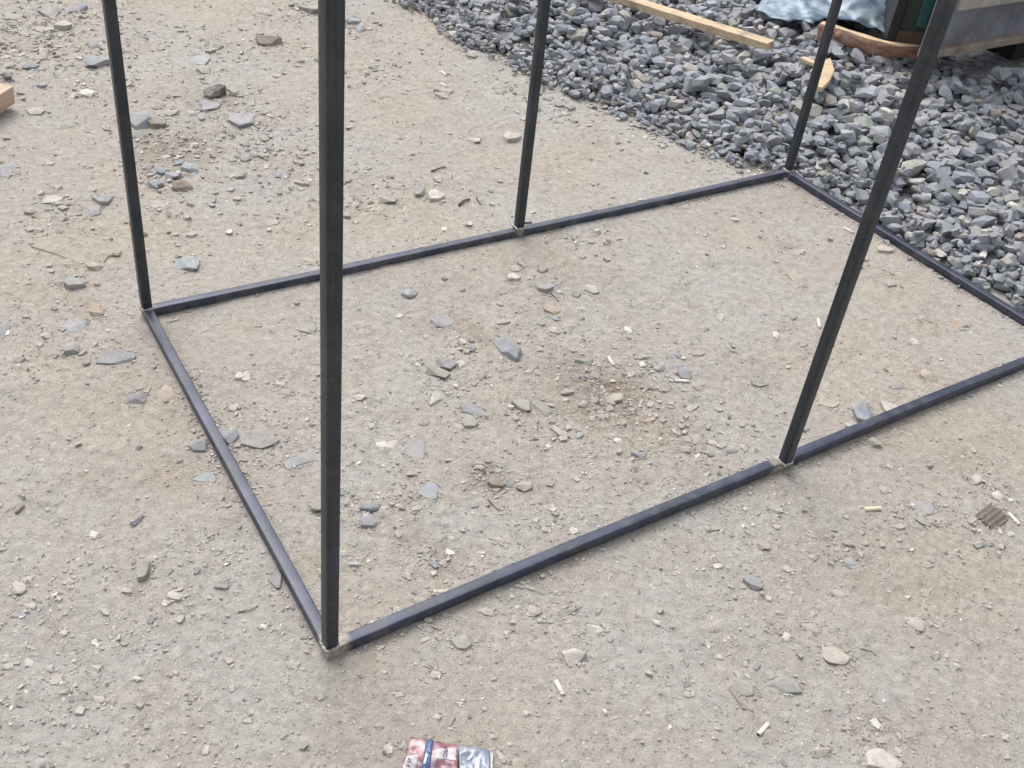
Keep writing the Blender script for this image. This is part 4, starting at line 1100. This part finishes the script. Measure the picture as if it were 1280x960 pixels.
# left timber end
zt = .035
a = at(8, 118, .04); far = at(-22, 138, .04); dd = unit(far - a); dd[2] = 0
board_between('timber', a, a + dd * .9, .050, .050, wood_mat('orange timber', (.42, .29, .21), (.55, .44, .34), (.44, .38, .31), (3, 40, 40), .8),
              'sawn timber end poking in at the left edge on dirt', 'timber', 8)
# half buried splinter near the gravel: small upright stick under plank
pz = rest_px(892, 52, .02, .9); o = link('twig', twig_mesh('twig', [(0, 0, 0), (.001, 0, .012), (.0, .001, .03)], .0028, 4), M_STRAW, None, (pz[0], pz[1], pz[2] - .002))
tag(o, 'tiny pale stub standing in the gravel under the long plank', 'twig', 'dry twigs and straws on the dirt')
pz = rest_px(1194, 80, .02, .9); e1 = at(1197, 71, pz[2] + .03) - pz
o = link('twig', twig_mesh('twig', [(0, 0, 0), e1 * .5, e1], .0026, 4), M_PAPER, None, tuple(pz + Z * .004)); tag(o, 'pale thin stick in the gravel under the grey trailer edge', 'twig', 'dry twigs and straws on the dirt')

# red log slab: curved, rounded bark side to the camera, pale sawn top
lp = [(1026, 38), (1060, 49), (1095, 60), (1125, 66), (1156, 67)]
lz = max(rest_px(u, v, .04, .9)[2] for u, v in lp[:4]) + .016
LP = [at(u, v - 6, lz + .012) for u, v in lp]
def catmull(P, m_=8):
    out_ = []
    for i in range(len(P) - 1):
        p0_, p1_, p2_, p3_ = P[max(i - 1, 0)], P[i], P[i + 1], P[min(i + 2, len(P) - 1)]
        for t in np.linspace(0, 1, m_, endpoint=False):
            out_.append(.5 * ((2 * p1_) + (-p0_ + p2_) * t + (2 * p0_ - 5 * p1_ + 4 * p2_ - p3_) * t * t + (-p0_ + 3 * p1_ - 3 * p2_ + p3_) * t ** 3))
    out_.append(P[-1]); return out_
CP = catmull(LP); c0 = LP[0]
LOG = empty('log_slab', tuple(c0 - Z * .03)); tag(LOG, 'reddish peeled log slab with a bend, lying on gravel below the bag and cabinet', 'log')
bm = bmesh.new(); rings = []; rr_ = random.Random(2); tops_ = []
for i, p in enumerate(CP):
    d_ = unit(CP[min(i + 1, len(CP) - 1)] - CP[max(i - 1, 0)]); s_ = unit(np.cross(d_, Z)); tp = 1 - .32 * i / len(CP); w_ = (.027 + .003 * math.sin(i * .6)) * tp
    if i == 0: w_ *= .8
    ring = []
    for a_ in np.linspace(math.radians(-8), math.radians(-172), 13):
        k = 1 + .05 * math.sin(a_ * 6 + i * .5) + .05 * math.sin(a_ * 3 - i * .9) + rr_.uniform(-.04, .04)
        ring.append(p - c0 + Z * (.008 + .03) + s_ * w_ * 1.05 * math.cos(a_) * k + Z * .062 * tp * math.sin(a_) * k * (.95))
    ring.append(p - c0 + Z * .038 - s_ * w_ * .93); ring.append(p - c0 + Z * .0385 + s_ * w_ * .93)
    rings.append([bm.verts.new(q) for q in ring])
for A_, B_ in zip(rings[:-1], rings[1:]):
    k = len(A_)
    for q in range(k): bm.faces.new([A_[q], A_[(q + 1) % k], B_[(q + 1) % k], B_[q]])
bm.faces.new(rings[0][::-1]); bm.faces.new(rings[-1]); bmesh.ops.recalc_face_normals(bm, faces=bm.faces)
link('bark', bm_mesh('bark', bm, False), M_BARK, LOG)
bm = bmesh.new(); rows = []
for i, p in enumerate(CP):
    d_ = unit(CP[min(i + 1, len(CP) - 1)] - CP[max(i - 1, 0)]); s_ = unit(np.cross(d_, Z)); w_ = (.019 + .004 * math.sin(i * .6)) * (1 - .3 * i / len(CP))
    if i == 0: w_ *= .8
    rows.append([bm.verts.new(p - c0 + Z * (.040 + dz) + s_ * w_ * t) for t, dz in ((-.95, 0), (-.9, .004), (.9, .004), (.95, 0))])
for A_, B_ in zip(rows[:-1], rows[1:]):
    for q in range(3): bm.faces.new([A_[q], A_[q + 1], B_[q + 1], B_[q]])
bmesh.ops.recalc_face_normals(bm, faces=bm.faces)
link('sawn_face', bm_mesh('sawn_face', bm), M_PINE2, LOG)
# knot ring on the bark
kp = at(1053, 41, lz + .012); bm = bmesh.new()
for i in range(14):
    pass
bmesh.ops.create_icosphere(bm, subdivisions=2, radius=1.0)
for v_ in bm.verts: v_.co *= 1 + .12 * math.sin(v_.co.x * 7) 
o = link('knot', bm_mesh('knot', bm, True), plain('pale knot', (.45, .24, .15)), LOG)
s_ = unit(np.cross(unit(LP[1] - LP[0]), Z)); kk = LP[0] + (LP[1] - LP[0]) * .75
side = -s_ if (s_ @ np.array([0, -1, 0])) < 0 else s_
kp = kk + side * .026 + Z * -.004
o.location = tuple(kp - (c0 - Z * .03)); o.scale = (.011, .008, .011)

# ---------------------------------------------------------------- plastic film bag
mp_, n, b = mat_new('bluish plastic film'); pos = geo_pos(n)
c = ramp(n, noise(n, pos, 11, 6, .65, 1.2), [(0.36, (.07, .115, .14)), (0.47, (.17, .245, .32)), (0.56, (.27, .37, .46)), (0.70, (.37, .46, .53))])
n.links.new(c, b.inputs['Base Color']); b.inputs['Roughness'].default_value = .36; b.inputs['Specular IOR Level'].default_value = .45
b.inputs['Transmission Weight'].default_value = .12; b.inputs['Coat Weight'].default_value = .12; b.inputs['Coat Roughness'].default_value = .3
M_FILM = mp_
bz = fz
ol = [(943, 16), (962, 24), (985, 31), (1003, 27), (1015, 33), (1035, 24), (1062, 30), (1085, 36), (1108, 44), (1118, 8), (1125, -30), (1060, -70), (975, -62), (940, -35), (958, -4)]
OL = np.array([at(u, v, bz)[:2] for u, v in ol])
def inpoly(x, y, P):
    ins = np.zeros(x.shape, bool)
    for i in range(len(P)):
        a, b2 = P[i], P[(i + 1) % len(P)]
        ins ^= ((a[1] > y) != (b2[1] > y)) & (x < (b2[0] - a[0]) * (y - a[1]) / (b2[1] - a[1] + 1e-12) + a[0])
    return ins
from mathutils.geometry import delaunay_2d_cdt
cen = OL.mean(0); fr_ = random.Random(12)
def oseg(p):
    return min(float(seg_dist(p[0], p[1], OL[i], OL[(i + 1) % len(OL)])[0]) for i in range(len(OL)))
pts2 = []
for i in range(len(OL)):
    a, b2 = OL[i], OL[(i + 1) % len(OL)]; k = max(1, int(np.linalg.norm(b2 - a) / .03))
    for q in range(k):
        t = q / k; p = a + (b2 - a) * t; p = p + (np.array([fr_.uniform(-.008, .008), fr_.uniform(-.008, .008)]) if q else 0); pts2.append((p[0], p[1], 0.0))
nb_ = len(pts2)
mn_, mx_ = OL.min(0), OL.max(0); tries = 0
while len(pts2) < 420 and tries < 20000:
    tries += 1; p = np.array([fr_.uniform(mn_[0], mx_[0]), fr_.uniform(mn_[1], mx_[1])])
    if not bool(inpoly(np.array([p[0]]), np.array([p[1]]), OL)[0]): continue
    d_ = oseg(p)
    if d_ < .012 or any((p[0] - q[0]) ** 2 + (p[1] - q[1]) ** 2 < .022 ** 2 for q in pts2): continue
    pts2.append((p[0], p[1], d_))
res = delaunay_2d_cdt([Vector(p[:2]) for p in pts2], [(i, (i + 1) % nb_) for i in range(nb_)], [], 1, 1e-5)
bm = bmesh.new(); vs_ = []
for p in res[0]:
    d_ = oseg((p.x, p.y)); pr_ = min(1.0, d_ / .16) ** .7
    bul = .045 + .10 * min(1, max(0, (p.x - cen[0]) / .3 + .35))
    ridge = 1 - abs(float(fbm(np.array(p.x), np.array(p.y), 5, 1, 61))) * 2.4
    z = .006 + pr_ * bul * (.55 + .45 * ridge) + fr_.uniform(-.5, 1) * (.010 + .022 * pr_)
    vs_.append(bm.verts.new((p.x, p.y, bz + max(.002, z))))
for f in res[2]:
    try: bm.faces.new([vs_[i] for i in f])
    except ValueError: pass
bmesh.ops.recalc_face_normals(bm, faces=bm.faces)
if sum(f.normal.z for f in bm.faces) < 0: bmesh.ops.reverse_faces(bm, faces=bm.faces)
bmesh.ops.subdivide_edges(bm, edges=bm.edges, cuts=1, use_grid_fill=True, smooth=.22)
bmesh.ops.triangulate(bm, faces=bm.faces)
bmesh.ops.solidify(bm, geom=bm.faces, thickness=.0008)
for f in bm.faces: f.smooth = True
o = link('plastic_film', bm_mesh('plastic_film', bm), M_FILM); tag(o, 'crumpled bluish clear plastic film heaped on gravel left of the dark green cabinet', 'plastic film')
for f in o.data.polygons: f.use_smooth = True

# ---------------------------------------------------------------- box helper in a local frame
def boxm(name, x0, x1, y0, y1, z0, z1, bevel=.002):
    bm = bmesh.new(); bmesh.ops.create_cube(bm, size=1)
    for v_ in bm.verts: v_.co = ((x0 + x1) / 2 + v_.co.x * (x1 - x0), (y0 + y1) / 2 + v_.co.y * (y1 - y0), (z0 + z1) / 2 + v_.co.z * (z1 - z0))
    if bevel: bmesh.ops.bevel(bm, geom=list(bm.edges), offset=bevel, segments=2, affect='EDGES', profile=.5)
    return bm_mesh(name, bm)

# dark green cabinet standing on the log end
zc = lz + .012
q0 = at(1107, 53, zc); q1 = at(1163, 58, zc); 
vr = unit(np.array([q0[0], q0[1], 0])); an7 = math.radians(7)
yd = np.array([vr[0] * math.cos(an7) - vr[1] * math.sin(an7), vr[0] * math.sin(an7) + vr[1] * math.cos(an7), 0])
dx_ = np.array([yd[1], -yd[0], 0]); wd = float(np.linalg.norm(q1 - q0))
for _ in range(6):
    wd *= (1163 - 1107) / (project(q0 + dx_ * wd)[0] - 1107)
CAB = empty('metal_cabinet', tuple(q0)); CAB.rotation_euler = (0, 0, math.atan2(dx_[1], dx_[0]))
tag(CAB, 'dark green metal cabinet with black side, standing on the log slab end', 'cabinet')
HT = 1.0
link('side_panel', boxm('side_panel', 0, .012, .012, .42, 0, HT), M_BLACK, CAB)
link('side_panel', boxm('side_panel', wd - .014, wd - .002, .012, .42, 0, HT), M_BLACK, CAB)
link('back_panel', boxm('back_panel', .0125, wd - .0145, .40, .415, .002, HT), M_BLACK, CAB)
link('top_panel', boxm('top_panel', -.004, wd + .002, -.004, .425, HT + .0005, HT + .014), M_GREEN, CAB)
link('corner_angle', boxm('corner_angle', -.003, .030, -.006, .011, 0, HT - .001), M_BLACK, CAB)
link('front_panel', boxm('front_panel', .0305, wd - .0205, .004, .010, .055, HT - .002), M_GREEN, CAB)
link('door_strip', boxm('door_strip', wd * .50, wd * .74, -.004, .0035, .075, HT - .01, .004), M_TEAL, CAB)
link('bottom_rail', boxm('bottom_rail', .0305, wd - .0205, -.004, .0105, .002, .054), M_RUST, CAB)
link('corner_angle', boxm('corner_angle', wd - .020, wd, -.006, .011, 0, HT - .001), M_RUST, CAB)

# grey trailer body
zb = .155
t0 = at(1154, 74, zb); t1 = at(1280, 52, zb); dx_ = unit(t1 - t0)
TR = empty('trailer', tuple(t0)); TR.rotation_euler = (0, 0, math.atan2(dx_[1], dx_[0]))
tag(TR, 'weathered grey metal trailer body with pressed side panels, raised above the gravel', 'trailer')
LW = 1.9; stile = .085
link('corner_strip', boxm('corner_strip', -.018, -.0005, -.012, .012, -.018, 1.15), M_WHITE, TR)
link('stile', boxm('stile', 0, stile, 0, .03, .028, 1.15), M_GREYP, TR)
link('bottom_rail', boxm('bottom_rail', 0, LW, -.010, .032, 0, .0275, .003), M_RUSTP, TR)
zz0 = .028
for k in range(4):
    z1_ = zz0 + .135
    link('side_panel', boxm('side_panel', stile + .0005, LW - stile, .022, .030, zz0 + .0005, z1_, 0), M_GREYP, TR)
    link('ledge', boxm('ledge', stile + .0005, LW - stile - .001, -.010, .0305, z1_ + .0005, z1_ + .045, .006), M_PALEP if k == 0 else M_GREYP, TR)
    zz0 = z1_ + .046
link('side_panel', boxm('side_panel', stile + .0005, LW - stile, .010, .030, zz0 + .0005, 1.15, 0), M_GREYP, TR)
link('stile', boxm('stile', LW - stile + .0005, LW, 0, .03, .028, 1.15), M_GREYP, TR)
link('floor_panel', boxm('floor_panel', .23, LW - .002, .0325, .24, .0, .025), M_BLACK, TR)
link('end_panel', boxm('end_panel', .21, .2295, .031, .24, .0255, 1.15), M_BLACK, TR)
link('back_panel', boxm('back_panel', 0.231, LW - .02, .22, .24, .0255, 1.15), M_BLACK, TR)
for xx in (.62, 1.45):
    lg = boxm('leg', xx, xx + .09, 0.05, .11, -.14, -.001); link('leg', lg, M_BLACK, TR)
    lg = boxm('leg', xx, xx + .09, .16, .21, -.14, -.001); link('leg', lg, M_BLACK, TR)

# ---------------------------------------------------------------- printed packet at the bottom edge
def pk_h(x, y):
    return .006 + .0035 * fbm(x + 3, y, 26, 3, 71) + .0030 * (1 - np.abs(fbm(x, y, 55, 2, 72)) * 2)
pc = at(560, 958)
ex_ = unit(at(600, 962) - at(520, 954)); ang_ = math.atan2(ex_[1], ex_[0])
PK = empty('printed_packet', (pc[0], pc[1], float(ground_h(pc[0], pc[1])) + .001)); PK.rotation_euler = (0, 0, ang_)
tag(PK, 'crumpled pink and white printed wipes packet with blue stripe and clear end', 'packet')
def loc_px(u, v):
    p = at(u, v, .010) - pc; c_, s_ = math.cos(-ang_), math.sin(-ang_)
    return np.array([p[0] * c_ - p[1] * s_, p[0] * s_ + p[1] * c_])
def patch(name, quad_px, mat, dz=0.0, nu=26, nv=26, wav=0.0, puff=.002, parent=PK, thick=.0012):
    """quad in photo pixels, draped over the crumpled top"""
    c4 = [loc_px(u, v) for u, v in quad_px]; bm = bmesh.new(); G = []
    for i in range(nu + 1):
        row = []
        for j in range(nv + 1):
            a, b2 = i / nu, j / nv
            p = c4[0] * (1 - a) * (1 - b2) + c4[1] * a * (1 - b2) + c4[2] * a * b2 + c4[3] * (1 - a) * b2
            p = p + wav * np.array([math.sin(b2 * 9 + a), math.cos(a * 11 + 1)]) * (.5 if 0 < i < nu else 1)
            z = float(pk_h(p[0], p[1])) + dz + puff * math.sin(math.pi * min(max(a, 0), 1)) ** .5 * math.sin(math.pi * b2) ** .5
            row.append(bm.verts.new((p[0], p[1], z)))
        G.append(row)
    for i in range(nu):
        for j in range(nv): bm.faces.new([G[i][j], G[i][j + 1], G[i + 1][j + 1], G[i + 1][j]])
    bmesh.ops.recalc_face_normals(bm, faces=bm.faces)
    if sum(f.normal.z for f in bm.faces) < 0: bmesh.ops.reverse_faces(bm, faces=bm.faces)
    bmesh.ops.solidify(bm, geom=bm.faces, thickness=thick)
    me_ = bm_mesh(name, bm, True)
    return link(name, me_, mat, parent)
mk, n, b = mat_new('printed pink film'); tc = n.nodes.new('ShaderNodeTexCoord'); p_ = tc.outputs['Object']
c = ramp(n, noise(n, p_, 34, 4, .55, .7), [(0.40, (.10, .06, .08)), (0.50, (.25, .09, .11)), (0.58, (.36, .19, .21)), (0.68, (.46, .40, .41))])
n.links.new(c, b.inputs['Base Color']); b.inputs['Roughness'].default_value = .3; b.inputs['Coat Weight'].default_value = .3
M_PRINT = mk
M_LABEL = plain('white label print', (.56, .52, .54), .35)
M_NAVY = plain('navy print', (.05, .085, .20), .3)
M_INK = plain('grey ink', (.06, .045, .06), .5)
M_WINK = plain('white ink', (.75, .78, .85), .4)
mk, n, b = mat_new('clear bluish pouch'); tc = n.nodes.new('ShaderNodeTexCoord'); p_ = tc.outputs['Object']
c = ramp(n, noise(n, p_, 30, 4, .5, .5), [(0.35, (.14, .18, .23)), (0.55, (.23, .26, .33)), (0.7, (.34, .35, .42))])
n.links.new(c, b.inputs['Base Color']); b.inputs['Roughness'].default_value = .18; b.inputs['Coat Weight'].default_value = .5
M_POUCH = mk
M_SEAL = plain('clear seal edge', (.42, .44, .42), .25)
patch('film', [(513, 922), (572, 932), (576, 1012), (488, 1008)], M_PRINT, 0, wav=.0012)
patch('clear_end', [(572.5, 933), (612, 939), (612, 1016), (576.5, 1012)], M_POUCH, .0, wav=.0004)
patch('seal_edge', [(612.5, 938), (616.5, 941), (617, 1016), (612.5, 1016)], M_SEAL, -.0015, 4, 26, puff=.001)
patch('stripe', [(533, 926), (541.5, 927), (537, 975), (524, 974)], M_NAVY, .0013, 8, 22, puff=.0025)
patch('label', [(543, 939), (571, 936), (570, 953), (541, 951)], M_LABEL, .0013, 14, 12, puff=.0025)
patch('label', [(508, 946), (524, 944), (517, 975), (499, 976)], M_LABEL, .0013, 12, 16, puff=.0025)
patch('pale_mark', [(594, 948), (600, 947), (599, 985), (590, 985)], M_WINK, .0012, 8, 20, puff=.004)

def text_part(body, u, v, size_px, ang_px, mat, name='lettering', bold=.0):
    cu = bpy.data.curves.new('t', 'FONT'); cu.body = body; cu.size = 1; cu.align_x = 'CENTER'; cu.align_y = 'CENTER'; cu.offset = bold; cu.resolution_u = 3
    ob = bpy.data.objects.new('t', cu); COL.objects.link(ob)
    dg = bpy.context.evaluated_depsgraph_get(); me_ = bpy.data.meshes.new_from_object(ob.evaluated_get(dg))
    bpy.data.objects.remove(ob); bm = bmesh.new(); bm.from_mesh(me_)
    ca, sa = math.cos(math.radians(ang_px)), math.sin(math.radians(ang_px))
    for v_ in bm.verts:
        x, y = v_.co.x * size_px, -v_.co.y * size_px
        q = loc_px(u + x * ca - y * sa, v + x * sa + y * ca)
        v_.co = (q[0], q[1], float(pk_h(q[0], q[1])) + .0056)
    r = bmesh.ops.solidify(bm, geom=bm.faces, thickness=.0003); 
    me2 = bm_mesh(name, bm); return link(name, me2, mat, PK)
text_part('1', 531.5, 953, 20, 14, M_WINK, 'numeral', .03)
text_part('САЛ', 557, 944, 6.5, -80, M_INK, 'lettering', .02)
text_part('РИ', 511, 957, 8, -72, M_INK, 'lettering')
# white crescent on the clear end
bm = bmesh.new(); A_, B_ = [], []
for t in np.linspace(0, 1, 9):
    an = math.radians(-20 + 110 * t); R1 = 8; wq = 1.7 * math.sin(math.pi * t) + .15
    cx, cy = 582.5, 944.5
    for L_, rr3 in ((A_, R1), (B_, R1 - wq)):
        q = loc_px(cx + rr3 * math.cos(an), cy + rr3 * math.sin(an)); L_.append(bm.verts.new((q[0], q[1], float(pk_h(q[0], q[1])) + .0048)))
for i in range(8): bm.faces.new([A_[i], A_[i + 1], B_[i + 1], B_[i]])
bmesh.ops.recalc_face_normals(bm, faces=bm.faces); bmesh.ops.solidify(bm, geom=bm.faces, thickness=.0003)
link('crescent_mark', bm_mesh('crescent_mark', bm), M_WINK, PK)
print('stones', len(stones), 'grit', len(items), 'ground verts', nx * ny)
